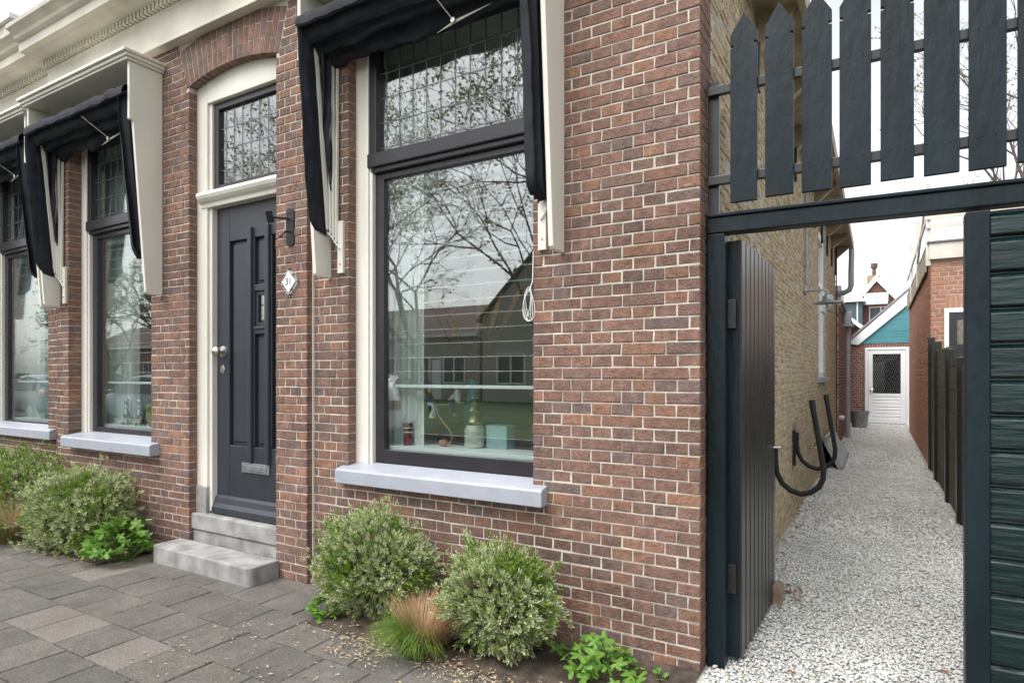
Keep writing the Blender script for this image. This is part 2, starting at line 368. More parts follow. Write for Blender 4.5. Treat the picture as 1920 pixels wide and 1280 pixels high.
gobs[0]['label'] = 'coarse white marble gravel nearest the gate opening'
gobs[1]['label'] = 'white marble gravel in the middle of the alley'
gobs[2]['label'] = 'white marble gravel at the far end of the alley'

# ================================================================== THE BRICK HOUSE
A = -.055                                   # projecting bay plane (door and middle window)
XJ, XB = -2.58, -5.987                      # bay's right and left edge
house = thing('brick_house', 'red brick house with anthracite front door, cream cornice and yellow brick side wall', 'house', (-3.4, 2, 0))
WR = (-2.253, -.888); W2 = (-5.775, -4.418); W3 = (-7.66, -6.296); DO = (-3.899, -2.889)
CXD = (DO[0]+DO[1])/2; RI = 1.95; ZS, ZC = 3.63, 3.70     # door arch
def arch_z(x, r=RI): return ZC-RI+math.sqrt(max(0, r*r-(x-CXD)**2))
rng = random.Random(11)
wallR = MB(); wallM = MB(); wallL = MB()
def mortar(mb, yf, dep, x0, x1, z1, opens):
    """mortar body: boxes between the openings, 4 mm behind the brick faces."""
    xs = x0
    for a, b, za, zb in sorted(opens):
        mb.box(xs, a-.004, yf+.004, yf+dep, 0, z1)
        if za > 0: mb.box(a-.004, b+.004, yf+.004, yf+dep, 0, za-.004)
        mb.box(a-.004, b+.004, yf+.004, yf+dep, zb+.004, z1); xs = b+.004
    mb.box(xs, x1, yf+.004, yf+dep, 0, z1)
mortar(wallR, 0, .066, XJ+.003, -.004, 4.3, [(WR[0], WR[1], .79, 3.66)])
mortar(wallM, A, .066, DO[0]-.22, XJ-.004, 4.3, [(DO[0], DO[1], 0, 3.70)])
mortar(wallM, A, .11, XB+.004, DO[0]-.22, 4.3, [(W2[0], W2[1], .79, 3.66)])
mortar(wallL, 0, .066, -9.5, XB-.002, 4.3, [(W3[0], W3[1], .79, 3.66)])
wR = wallR.build('wall', 'mortar', house, 'red brick wall around the right window'); wM = wallM.build('wall', 'mortar', house, 'projecting red brick bay with the door')
wL = wallL.build('wall', 'mortar', house, 'red brick wall at the far left')
# right wall
lay = courses(XJ+.012, 0, .0, 4.28, .06, .11, [rect_open(WR[0], WR[1], .79, 3.66)], rng, endmode='right')
def area(bk):
    x = (bk[0]+bk[1])/2; z = (bk[2]+bk[3])/2; d = Vector((x, 0, z))-CAM; dep = -math.sin(YAW)*d.x+math.cos(YAW)*d.y
    y = 702-1165*(z-1.4)/dep
    return (bk[1]-bk[0])/dep**2 if 0 < y < 1290 else 0
order = sorted(range(len(lay)), key=lambda i: -area(lay[i])); single = set(order[:300])
restb = MB(); cache = {}
for i, (a, b, za, zb) in enumerate(lay):
    corner = b > -.01; k = round((za)/.06)
    dep = (.21 if k % 2 == 0 else .102) if corner else .066
    if corner: b = 0.0
    if i in single:
        wv = round((b-a)*500)/500; key = (wv, round(zb-za, 3), dep, rng.randrange(5))
        if key not in cache:
            m = MB(); m.brick(0, '-y', -wv/2, wv/2, -(zb-za)/2, (zb-za)/2, dep, random.Random(hash(key) % 9999))
            if corner: m.box(0, 0, 0, 0, 0, 0) if False else None
            me = m.mesh('brick'); me.materials.append(M['brick']); cache[key] = me
        inst('brick', cache[key], ((b-wv/2) if corner else (a+b)/2, rng.uniform(-.001, .001), (za+zb)/2), wR)
    else: restb.brick(0, '-y', a, b, za, zb, dep, rng)
restb.build('other_bricks', 'brick', wR, kind='stuff')
# middle bay and left wall
bm_ = MB()
def door_open(za, zb):
    if za > 4.02 : return None
    zm = (za+zb)/2
    if zb > ZS-.01: return (DO[0]-.034-.088*max(0, (zm-ZS))/.30, DO[1]+.034+.088*max(0, (zm-ZS))/.30)
    return DO
for a, b, za, zb in courses(XB, XJ, 0, 4.28, .06, .11, [rect_open(W2[0], W2[1], .79, 3.66), door_open], rng, endmode='right'):
    bm_.brick(A, '-y', a, b, za, zb, .11 if b < DO[0]-.22 or b > XJ-.01 else .066, rng)
bm_.build('bay_bricks', 'brick', wM, kind='stuff')
bl = MB()
for a, b, za, zb in courses(-9.5, XB-.01, 0, 4.28, .06, .11, [rect_open(W3[0], W3[1], .79, 3.66)], rng): bl.brick(0, '-y', a, b, za, zb, .066, rng)
bl.build('left_bricks', 'brick', wL, kind='stuff')
# door arch: radial bricks in two staggered pieces
half = math.asin((DO[1]-CXD+.03)/RI); nv = 19; zc0 = ZC-RI
wM_arch = MB()
def vouss(t0, t1, r0, r1):
    g = .0045/r0; P = []
    for d in (-.066, 0):
        for t, r in ((t0+g, r0), (t1-g, r0), (t1-g, r1), (t0+g, r1)): P.append((CXD+r*math.sin(t), A-d-.001*(d == 0)-(0 if d else rng.uniform(0, .002)), zc0+r*math.cos(t)))
    m = MB(); m.add(P, [(4,5,6,7),(0,1,5,4),(1,2,6,5),(2,3,7,6),(3,0,4,7)]); return m
for i in range(nv):
    t0 = -half+2*half*i/nv; t1 = -half+2*half*(i+1)/nv
    cut = RI+(.105 if i % 2 else .215); top = RI+.31
    for ra, rb in ((RI, cut-.004), (cut+.004, top)):
        vouss(t0, t1, ra, rb).build('arch_brick', 'brick', wM)
# mortar behind the arch
mb = MB(); P = []
for k in range(21):
    t = -half+2*half*k/20; P.append((CXD+(RI+.003)*math.sin(t), zc0+(RI+.003)*math.cos(t)))
for k in range(21):
    t = half-2*half*k/20; P.append((CXD+(RI+.32)*math.sin(t), zc0+(RI+.32)*math.cos(t)))
mb.prism(P, 'y', A+.0015, A+.064); mb.build('arch_mortar', 'mortar', wM)
# sealant joint between bay and right wall
B(XJ+.0005, XJ+.012, -.010, .02, 0, 4.28).build('sealant_joint', M['cream'], wR)
# ---- side wall in the alley (yellow bricks)
sw = MB(); SY0, SY1, SZ = .2, 10.76, 3.95
sw.box(-.12, -.004, .105, 6.70, 0, SZ); sw.box(-.12, -.004, 6.70, 8.02, 0, 1.33); sw.box(-.12, -.004, 6.70, 8.02, 3.5, SZ); sw.box(-.12, -.004, 8.02, SY1, 0, SZ)
sw.box(-.12, -.0045, .0665, .1045, 0, SZ)
wS = sw.build('wall', 'mortar_y', house, 'yellow brick side wall along the alley')
rng = random.Random(21); yb = MB()
for a, b, za, zb in courses(.215, SY1, 0, SZ, .047, .085, [rect_open(6.70, 8.02, 1.33, 3.5)], rng, joint=.009, split=.3):
    yb.brick(0, '+x', a, b, za, zb, .03, rng, ch=.006, pr=rng.uniform(-.004, .003))
yb.build('yellow_bricks', 'ybrick', wS, kind='stuff')
# toothing of the red corner on the alley side: headers between the long quoins
tq = MB()
k = 0; z = 0.
while z < 4.2:
    if k % 2: tq.brick(-.001, '+x', .11, .207, z, z+.052, .04, rng)
    z += .06; k += 1
tq.build('quoin_bricks', 'brick', wS, kind='stuff')
# side window
swn = MB(); swn.box(-.10, -.03, 6.70, 6.80, 1.36, 3.5); swn.box(-.10, -.03, 7.92, 8.02, 1.36, 3.5); swn.box(-.10, -.03, 6.8, 7.92, 3.40, 3.5); swn.box(-.10, -.03, 6.8, 7.92, 1.36, 1.44); swn.box(-.10, -.035, 6.8, 7.92, 2.7, 2.78)
o = swn.build('side_window', 'white', house, bev=.004); B(-.075, -.07, 6.8, 7.92, 1.44, 3.4).build('pane', 'glass', o)
B(-.03, .05, 6.62, 8.1, 1.29, 1.36).build('sill', 'pvc', o, bev=.004)
MB().prism([(6.95, 2.30), (6.95, 2.62), (7.5, 2.30)], 'x', .0, .05).build('vent_flap', 'white', o)
# roof with eave, brackets, gutter, downpipe
rf = MB(); rf.prism([(.30, 3.90), (.30, 3.98), (-4.7, 7.2), (-9.7, 3.98), (-9.7, 3.9), (-4.7, 7.1)], 'y', .9, SY1+.15)
ro = rf.build('roof', 'roof', house)
ev = MB(); ev.box(-.12, .27, .9, SY1+.12, 3.86, 3.90); ev.box(.27, .31, .9, SY1+.14, 3.80, 3.96)
ev.build('eave_board', 'eave', ro)
for i in range(9):
    y = 1.55+1.12*i
    MB().prism([(0, 3.60), (.06, 3.66), (.22, 3.80), (.25, 3.86), (0, 3.86)], 'y', y, y+.09).build('eave_bracket', 'eave', ro)
for i in range(9):
    y = 1.45+1.12*i
    MB().box(.0, .03, y+.02, y+.08, 3.3, 3.62).build('tar_strip', 'blackm', ro)
MB().tube([(.28, 10.55, 3.80), (.28, 10.55, 3.62), (.27, 10.6, 3.35), (.27, 10.6, 3.10), (.24, 10.62, 3.02), (.15, 10.66, 2.98), (.03, 10.70, 2.97)], .05, 12).build('downpipe', 'pvc', house, smooth=True)
MB().tube([(.03, 10.5, 3.8), (.03, 10.5, 2.1), (.03, 10.5, .3)], .012, 6).build('lightning_cable', 'blackm', house, smooth=True)
# conduit up the side wall to the lamp
cm = MB().tube([(.02, 4.72, 2.42), (.02, 4.74, 3.82)], .014, 8)
for z in (2.62, 3.1, 3.6): cm.box(.0, .032, 4.70, 4.76, z, z+.02)
cm.build('conduit', 'pvc', house, smooth=True)
# ---- interior shell
inn = MB()
for x0, x1, z0, z1 in ((-9.5, W3[0]-.02, .3, 3.75), (W3[1]+.16, W2[0]-.02, .3, 3.75), (W2[1]+.16, DO[0]-.02, .3, 3.75), (DO[1]+.16, WR[0]-.02, .3, 3.75), (WR[1]+.16, -.12, .3, 3.75),
                       (W3[0]-.02, W3[1]+.16, .3, .90), (W2[0]-.02, W2[1]+.16, .3, .90), (WR[0]-.02, WR[1]+.16, .3, .90),
                       (W3[0]-.02, W3[1]+.16, 3.6, 3.75), (W2[0]-.02, W2[1]+.16, 3.6, 3.75), (WR[0]-.02, WR[1]+.16, 3.6, 3.75), (DO[0]-.02, DO[1]+.16, 3.66, 3.75)):
    inn.box(x0, x1, .16, .30, z0, z1)

for x0, x1, z0, z1 in ((-9.5, -8.4, .3, 3.75), (-8.4, -5.2, 2.9, 3.75), (-5.2, -2.4, .3, 3.75), (-2.4, -.5, 2.9, 3.75), (-.5, -.12, .3, 3.75)): inn.box(x0, x1, 5.0, 5.1, z0, z1)
for a_, b_ in ((-8.4, -5.2), (-2.4, -.5)):  # unseen rear glazing, added to let daylight into the rooms
    m = MB(); m.box(a_, a_+.08, 5.02, 5.08, .3, 2.9); m.box(b_-.08, b_, 5.02, 5.08, .3, 2.9); m.box((a_+b_)/2-.05, (a_+b_)/2+.05, 5.02, 5.08, .3, 2.9)
    rw = m.build('added_rear_glazing', 'white', house); B(a_+.08, b_-.08, 5.045, 5.055, .3, 2.9).build('pane', 'glass', rw)
inn.box(-4.22, -4.12, .3, 5, .3, 3.75); inn.box(-2.72, -2.62, .3, 5, .3, 3.75); inn.box(-9.6, -9.5, .1, 5.1, .3, 3.75)
inn.box(-9.6, -.12, .1, 5.1, 3.751, 3.85); inn.box(-.14, -.121, .3, 5, .3, 3.75)
inn.build('interior_wall', 'plaster', house)
B(-9.6, -.121, .11, 5.1, .2, .3).build('interior_floor', 'floorw', house)
for (a, b) in (WR, W2, W3):
    B(a-.02, b+.16, .16, .42, .901, .935).build('inner_sill', 'white', house, bev=.004)
# ---- windows
def window(xl, yf, label):
    """xl: left brick arris; the frame runs 1.6 m, its right stile behind the brick nib."""
    xr = xl+1.60; m = MB()
    m.box(xl-.03, xl+.141, yf, yf+.09, .80, 3.64); m.box(xr-.141, xr+.03, yf, yf+.09, .80, 3.64); m.box(xl+.141, xr-.141, yf, yf+.09, 3.56, 3.64)
    m.box(xl+.095, xl+.118, yf-.014, yf, .82, 3.6)
    wn = m.build('window', 'cream', house, label, bev=.004)
    s = MB(); s.box(xl+.141, xl+.212, yf+.03, yf+.085, .83, 2.70); s.box(xr-.212, xr-.141, yf+.03, yf+.085, .83, 2.70)
    s.box(xl+.212, xr-.212, yf+.03, yf+.085, .83, .915); s.box(xl+.212, xr-.212, yf+.03, yf+.085, 2.66, 2.70)
    s.build('lower_sash', 'sash', wn, bev=.004)
    t = MB(); t.box(xl+.112, xr-.112, yf-.02, yf+.085, 2.735, 2.825); t.box(xl+.125, xr-.125, yf+.0, yf+.085, 2.702, 2.735); t.build('transom', 'sash', wn, bev=.006)
    s = MB(); s.box(xl+.118, xl+.178, yf-.006, yf+.07, 2.827, 3.56); s.box(xr-.178, xr-.118, yf-.006, yf+.07, 2.827, 3.56); s.box(xl+.178, xr-.178, yf-.006, yf+.07, 3.50, 3.56)
    s.build('upper_sash', 'sash', wn, bev=.004)
    B(xl+.208, xr-.208, yf+.052, yf+.060, .91, 2.664).build('pane', 'glass', wn)
    B(xl+.174, xr-.174, yf+.034, yf+.040, 2.822, 3.505).build('pane', 'glass', wn)
    L = MB(); x = xl+.178+.055
    while x < xr-.19: L.box(x-.0023, x+.0023, yf+.0325, yf+.0415, 2.827, 3.5); x += .1085
    for z in (2.865, 3.025, 3.185, 3.345): L.box(xl+.178, xr-.178, yf+.0328, yf+.0412, z-.0023, z+.0023)
    L.build('leaded_bars', 'lead', wn)
    return wn
w1 = window(WR[0], .072, 'tall window on the right'); w2 = window(W2[0], .057, 'tall window left of the door'); w3 = window(W3[0], .072, 'tall window at the far left')
def sill(wn, x0, x1, yfr, yb, z0):
    MB().prism([(yfr, z0), (yfr, z0+.083), (yfr+.012, z0+.093), (yb, z0+.125), (yb, z0)], 'x', x0, x1).build('sill', 'sill', wn, bev=.005)
sill(w1, -2.305, -.80, -.07, .10, .704); sill(w2, -5.745, -4.30, -.135, .09, .745); sill(w3, -7.62, -6.135, -.06, .10, .772)
for x, y in ((-2.31, 0), (-.80, 0)):
    pass
# ---- front door
df = MB(); YD = .015
df.box(DO[0]-.02, DO[0]+.125, YD, .15, .53, 3.70); df.box(DO[1]+.0, DO[1]+.14, YD, .15, .53, 3.70)
df.box(DO[0]+.125, DO[0]+.16, YD+.018, .15, .34, 3.6)
P = [(DO[0]+.125, 3.50), (DO[1]+.1, 3.50)]+[(x, arch_z(x)-.002) for x in np.linspace(DO[1]+.1, DO[0]+.125, 14)]
df.prism(P, 'y', YD, .15)
fr = df.build('door_surround', 'cream', house, 'cream painted door frame with arched head', bev=.004)
tr = MB(); tr.prism([(YD-.045, 2.752), (YD-.055, 2.775), (YD-.05, 2.80), (YD+.1, 2.81), (YD+.1, 2.69), (YD-.005, 2.69), (YD-.01, 2.72), (YD-.03, 2.735)], 'x', DO[0]+.06, DO[1]+.12)
tr.build('transom_moulding', 'cream', fr, bev=.004)
for a_, b_ in ((DO[0]-.02, DO[0]+.13), (DO[1], DO[1]+.14)): B(a_, b_, YD-.012, .15, .245, .53).build('stone_plinth', 'stone', fr, bev=.006)
f2 = MB(); x0, x1 = DO[0]+.16, DO[1]+.05
f2.box(x0, x0+.055, YD+.035, YD+.09, 2.812, 3.5); f2.box(x1, x1+.05, YD+.035, YD+.09, 2.812, 3.5); f2.box(x0+.055, x1, YD+.035, YD+.09, 2.812, 2.865); f2.box(x0+.055, x1, YD+.035, YD+.09, 3.445, 3.5)
fl = f2.build('fanlight', 'sash', house, bev=.004); B(x0+.05, x1+.01, YD+.06, YD+.066, 2.86, 3.45).build('pane', 'glass', fl)
L = MB(); x = x0+.055+.06
while x < x1: L.box(x-.0025, x+.0025, YD+.0585, YD+.0675, 2.866, 3.444); x += .098
for z in (2.98, 3.14, 3.30): L.box(x0+.055, x1, YD+.0588, YD+.0672, z-.0025, z+.0025)
L.build('leaded_bars', 'lead', fl)
dl, dr, yd = -3.739, -2.80, .075            # leaf
leaf = MB()
pw = [(-3.585, -3.362), (-3.29, -3.165), (-3.095, -2.93)]       # panels
zb_, zt_ = .86, 2.42
# stiles and rails around the panels (front face at yd)
leaf.box(dl, pw[0][0], yd, yd+.045, .33, 2.69); leaf.box(pw[2][1], dr, yd, yd+.045, .33, 2.69)
leaf.box(pw[0][0], pw[2][1], yd, yd+.045, zt_, 2.69); leaf.box(pw[0][0], pw[2][1], yd, yd+.045, .33, zb_)
leaf.box(pw[0][1], pw[1][0], yd, yd+.045, zb_, zt_); leaf.box(pw[1][1], pw[2][0], yd, yd+.045, zb_, zt_)
door = leaf.build('front_door', 'anthracite', house, 'anthracite panelled front door', bev=.006)
def panel(a, b, z0, z1):
    m = MB(); m.box(a, b, yd+.028, yd+.04, z0, z1)
    q = .028; m.prism([(a+q, z0+q), (b-q, z0+q), (b-q, z1-q), (a+q, z1-q)], 'y', yd+.016, yd+.028); m.build('door_panel', 'anthracite', door, bev=.006)
panel(*pw[0], zb_, zt_); panel(*pw[2], zb_, zt_); panel(*pw[1], zb_, 1.70); panel(*pw[1], 2.07, zt_)
r_ = MB(); r_.box(pw[1][0], pw[1][1], yd-.001, yd+.04, 1.70, 1.755); r_.box(pw[1][0], pw[1][1], yd-.001, yd+.04, 2.02, 2.07); r_.box(pw[1][0], pw[1][1], yd-.012, yd+.0, 1.735, 1.757); r_.build('cross_rail', 'anthracite', door, bev=.005)
for xx in (-3.326, -3.13):
    MB().prism([(xx-.027, yd), (xx-.02, yd-.024), (xx+.02, yd-.024), (xx+.027, yd)], 'z', .745, 2.50).build('door_rib', 'anthracite', door, bev=.006)
sf = MB(); sf.box(-3.29, -3.262, yd+.012, yd+.035, 1.757, 2.02); sf.box(-3.193, -3.165, yd+.012, yd+.035, 1.757, 2.02); sf.box(-3.262, -3.193, yd+.012, yd+.035, 1.757, 1.785); sf.box(-3.262, -3.193, yd+.012, yd+.035, 1.99, 2.02)
sf.build('peep_window_frame', 'anthracite', door, bev=.003); B(-3.265, -3.19, yd+.026, yd+.031, 1.78, 1.995).build('peep_pane', 'glass', door)
MB().prism([(yd, .47), (yd-.02, .45), (yd-.03, .41), (yd-.05, .38), (yd-.055, .335), (yd, .335)], 'x', dl+.005, dr).build('weather_board', 'anthracite', door, bev=.004)
kb = MB(); kb.lathe((-3.665, yd, 1.578), [(.0, -.088), (.018, -.086), (.034, -.075), (.04, -.06), (.036, -.044), (.022, -.032), (.014, -.024), (.016, -.012), (.042, -.008), (.045, 0)], 20, 'y'); kb.build('door_knob', 'steel', door, smooth=True)
ks = MB(); ks.lathe((-3.668, yd, 1.44), [(.0, -.006), (.02, -.006), (.023, 0)], 16, 'y'); ks.v = [(p[0], p[1], 1.44+(p[2]-1.44)*1.5) for p in ks.v]; ks.build('lock_plate', 'steel', door, smooth=True)
ls = MB(); ls.box(-3.425, -3.115, yd-.010, yd, .665, .738); lt = ls.build('letter_plate', 'zinc', door, bev=.003); B(-3.40, -3.14, yd-.016, yd-.010, .682, .722).build('letter_flap', 'zinc', lt, bev=.003)
# stone threshold under the door
th = MB(); th.box(DO[0]-.01, DO[1]+.1, -.035, .15, .20, .325); th.box(DO[0]-.01, DO[1]+.1, -.02, .15, .0, .195); th.build('stone_threshold', 'stone', house, bev=.012)
# ---- cornice
def cornice(x0, x1, y0, endl=False):
    pr = [(y0+.05, 3.985), (y0-.078, 3.985), (y0-.078, 4.005), (y0-.07, 4.01), (y0-.07, 4.225), (y0-.085, 4.24), (y0-.085, 4.25), (y0+.05, 4.25)]
    c = MB().prism(pr, 'x', x0, x1).build('cornice', 'cream_old', house, bev=.003)
    pr2 = [(y0+.05, 4.31), (y0-.12, 4.31), (y0-.13, 4.325), (y0-.16, 4.33), (y0-.20, 4.335), (y0-.22, 4.345), (y0-.275, 4.347), (y0-.275, 4.425), (y0-.29, 4.43), (y0-.31, 4.445), (y0-.32, 4.47), (y0-.35, 4.50), (y0-.375, 4.515), (y0-.38, 4.545), (y0-.36, 4.55), (y0+.05, 4.57)]
    MB().prism(pr2, 'x', x0-.06*endl, x1).build('cornice_crown', 'cream_old', c)
    B(x0, x1, y0-.075, y0+.05, 4.2505, 4.3095).build('dentil_ground', 'cream_old', c)
    me = B(-.015, .015, -.028, .028, -.028, .028).mesh('dentil'); me.materials.append(M['cream_old'])
    n = int((x1-x0)/.053)
    for i in range(min(n, 80)): inst('dentil', me, (x0+.03+i*.053, y0-.095, 4.280), c)
    return c
cornice(XB-.02, -1.9, A, True); cornice(-9.5, XB-.021, 0)

# ================================================================== AWNINGS (folded hood awnings)
def awning(xL, xR, y0, label, seed):
    rg = random.Random(seed)
    t = thing('window_awning', label, 'awning', ((xL+xR)/2, y0, 2.03), 'folded black awnings over the windows')
    c = MB(); c.box(xL-.05, xR+.05, y0-.325, y0, 3.862, 3.885); c.box(xL-.035, xR+.035, y0-.305, y0, 3.835, 3.862); c.box(xL-.02, xR+.02, y0-.29, y0, 3.815, 3.835)
    c.build('hood_cap', 'cream', t, bev=.004)
    B(xL+.03, xR-.03, y0-.025, y0, 3.45, 3.814).build('back_board', 'cream_old', t)
    for x in (xL, xR-.028):
        MB().prism([(y0-.002, 2.035), (y0-.12, 2.035), (y0-.135, 2.05), (y0-.232, 3.36), (y0-.262, 3.37), (y0-.262, 3.814), (y0-.002, 3.814)], 'x', x, x+.028).build('side_board', 'cream', t, bev=.004)
    # ribs: four U-frames, laths at each side meeting at the hinge plate
    tops = [(-.165, 3.55), (-.075, 3.47), (-.045, 3.45), (-.018, 3.43)]; bots = [(-.052, 2.345), (-.043, 2.318), (-.034, 2.29), (-.025, 2.262)]
    for sx, xo in ((1, xL), (-1, xR)):
        for k in range(4):
            xx = xo+sx*(.050+.016*k)
            MB().bar((xx, y0+tops[k][0], tops[k][1]), (xx, y0+bots[k][0], bots[k][1]), .030 if k == 0 else .020, .013, up=(1, 0, 0)).build('rib', 'cream', t, bev=.002)
            for q in range(3): pass
        xx = xo+sx*.10
        h = B(min(xx, xx+sx*.048), max(xx, xx+sx*.048), y0-.022, y0, 2.06, 2.40).build('hinge_plate', 'cream', t, bev=.002)
        MB().lathe((xx+sx*.024, y0-.022, 2.12), [(.0, -.004), (.007, -.004), (.008, 0)], 8, 'y').build('screw', 'steel', h)
        MB().tube([(xo+sx*(.05+.016*k), y0+bots[k][0]-.006, bots[k][1]-.01-.012*(k == 0)) for k in range(4)]+[(xx+sx*.03, y0-.028, 2.22)], .005, 6).build('hinge_cord', 'plastic_w', t, smooth=True)
    # canopy cloth: over the top, round the front bar, then slack folds back to the window head
    sec = [(-.03, 3.655), (-.12, 3.66), (-.22, 3.652), (-.272, 3.638), (-.292, 3.618), (-.300, 3.59), (-.301, 3.56), (-.292, 3.546), (-.283, 3.56), (-.275, 3.585), (-.262, 3.575), (-.25, 3.53),
           (-.232, 3.47), (-.212, 3.445), (-.196, 3.465), (-.182, 3.49), (-.168, 3.47), (-.152, 3.415), (-.132, 3.385), (-.112, 3.405), (-.092, 3.435), (-.075, 3.41), (-.055, 3.37), (-.03, 3.365), (-.004, 3.385)]
    sec = [(y, z if z > 3.56 else 3.56-(3.56-z)*.66) for y, z in sec]
    def cf(u, v):
        j = v*(len(sec)-1); i = min(int(j), len(sec)-2); f_ = j-i; y = sec[i][0]*(1-f_)+sec[i+1][0]*f_; z = sec[i][1]*(1-f_)+sec[i+1][1]*f_
        x = xL+.03+(xR-xL-.06)*u; back = max(0, v-.42)/.58; e = max(0, 1-min(u, 1-u)*9)*.8
        sag = math.sin(math.pi*u)
        z += back*(-.03*sag*math.sin(v*22)+.055*mnoise.noise((x*3.5+seed, v*6, 1))+.032*mnoise.noise((x*9+y*30, v*12, seed))+.010*mnoise.noise((x*30, v*20, 5)))-back*e*.05*(1+mnoise.noise((x*30, v*9, 4)))
        y += back*.03*mnoise.noise((x*6, v*12, 7+seed))+.010*mnoise.noise((x*5, v*5, 2))+.004*mnoise.noise((x*22, v*9, 6))
        z += .012*mnoise.noise((x*4, seed, 3))+(.012*mnoise.noise((x*9, v*8, seed)) if v < .4 else 0)-(.006*sag if v < .4 else 0)
        return (x, y0+y, z)
    cn = MB().grid(cf, 70, 72).build('canopy', 'fabric', t, smooth=True)
    s_ = cn.modifiers.new('thick', 'SOLIDIFY'); s_.thickness = .003
    # side cloths: pleated strips hanging from the front bar to the hinge
    for sx, xo, pl, yb in ((1, xL, .018, -.15), (-1, xR, .043, -.06)):
        def sf_(u, v, sx=sx, xo=xo, pl=pl, yb=yb):
            z = 3.60-v*1.27-.03*u*(v > .9)
            yf = -.297+.105*v**1.3; yk = yb+.10*v if sx > 0 else -.09+.045*v
            if v > .93: q = (v-.93)/.07; yf += .05*q*q
            y = yf+(yk-yf)*u
            if sx > 0: x = xo+.034+pl*math.sin(u*3.4)*(1-.4*v)+.006*math.sin(v*5)
            else: x = xo-.055-pl*(1+math.sin(u*15+.8*math.sin(v*3+seed)))*(.8+.2*v)*(.95 if u > .05 else .75)
            return (x+.007*mnoise.noise((y*16, z*2.5, seed))+.006*mnoise.noise((y*30, z*6, seed+5)), y0+y+.006*mnoise.noise((z*4, u*3, seed)), z+.012*mnoise.noise((u*4, v*3, 2)))
        o = MB().grid(sf_, 26, 40).build('side_cloth', 'fabric', t, smooth=True); s_ = o.modifiers.new('thick', 'SOLIDIFY'); s_.thickness = .003
        def gf(u, v, sx=sx, xo=xo):       # slack cloth gathered between first and second rib
            z = 3.55-v*.95; wv = (1-v)**.7
            yc = -.115+.06*v; y = yc+(u-.5)*.10*wv
            x = xo+sx*(.075+.03*wv*math.sin(u*9+v*6)+.02*mnoise.noise((u*3, v*6, seed)))
            return (x, y0+y, z)
        o = MB().grid(gf, 18, 26).build('gathered_cloth', 'fabric', t, smooth=True); s_ = o.modifiers.new('thick', 'SOLIDIFY'); s_.thickness = .003
    # pull cord with pulley and pale cloth stay
    xm = xL+(xR-xL)*.62
    MB().tube([(xm-.06, y0-.27, 3.53), (xm+.005, y0-.10, 3.40)], .003, 6).build('pull_cord', 'plastic_w', t)
    MB().lathe((xm+.012, y0-.10, 3.39), [(.0, -.006), (.014, -.006), (.016, 0), (.014, .006), (0, .006)], 12, 'y').build('pulley', 'steel', t)
    MB().prism([(xm-.11, 3.355), (xm+.02, 3.395), (xm+.26, 3.415), (xm+.03, 3.380)], 'y', y0-.09, y0-.086).build('cloth_stay', 'cream_old', t)
    return t
awning(-2.43, -.698, 0., 'large folded black awning with cream ribs over the window nearest the gate', 3)
awning(-5.94, -4.248, A, 'folded black awning in cream hood over the window left of the door', 8)
awning(-7.83, -6.11, 0., 'folded black awning cut off by the left picture edge', 14)

# ================================================================== SMALL THINGS ON THE FRONT
st = MB(); P = []
x0, x1, y0, y1, r = -3.985, -2.845, -.30, -.060, .045
for cx_, cy_, a0 in ((x1-r, y0+r, -90), (x1-.01, y1-.01, 0), (x0+.01, y1-.01, 90), (x0+r, y0+r, 180)):
    rr = r if cy_ < -.2 else .01
    for k in range(5): t = rad(a0+22.5*k); P.append((cx_+rr*math.cos(t), cy_+rr*math.sin(t)))
st.prism(P, 'z', -.01, .125)
tag(st.build('doorstep', 'stone', org=(-3.4, -.18, 0), bev=.012), 'worn grey stone doorstep with rounded corners below the front door', 'step')
# house number sign
t = thing('house_number_sign', 'diamond shaped white house number sign 31 with clear backing beside the door', 'sign', (-2.74, A, 2.03))
d = lambda w_, h_, ya, yb: MB().prism([(-2.74, 2.03-h_), (-2.74+w_, 2.03), (-2.74, 2.03+h_), (-2.74-w_, 2.03)], 'y', ya, yb)
d(.098, .100, A-.012, A-.008).build('clear_backing', glass_mat('acrylic', .12, (.93, .95, .95)), t)
d(.066, .070, A-.017, A-.0125).build('plate', 'white', t)
for dx, dz in ((0, .088), (0, -.088), (.086, 0), (-.086, 0)):
    MB().lathe((-2.74+dx, A, 2.03+dz), [(0, -.016), (.005, -.016), (.006, 0)], 8, 'y').build('screw', 'blackm', t)
fc = bpy.data.curves.new('number', 'FONT'); fc.body = '31'; fc.size = .066; fc.align_x = 'CENTER'; fc.align_y = 'CENTER'; fc.extrude = .0006
tmp = bpy.data.objects.new('tmp', fc); COL.objects.link(tmp); dg = bpy.context.evaluated_depsgraph_get()
me = bpy.data.meshes.new_from_object(tmp.evaluated_get(dg)); bpy.data.objects.remove(tmp); me.materials.clear(); me.materials.append(M['blackm'])
inst('number', me, (-2.74, A-.0182, 2.03), t, rot=(rad(90), 0, 0))
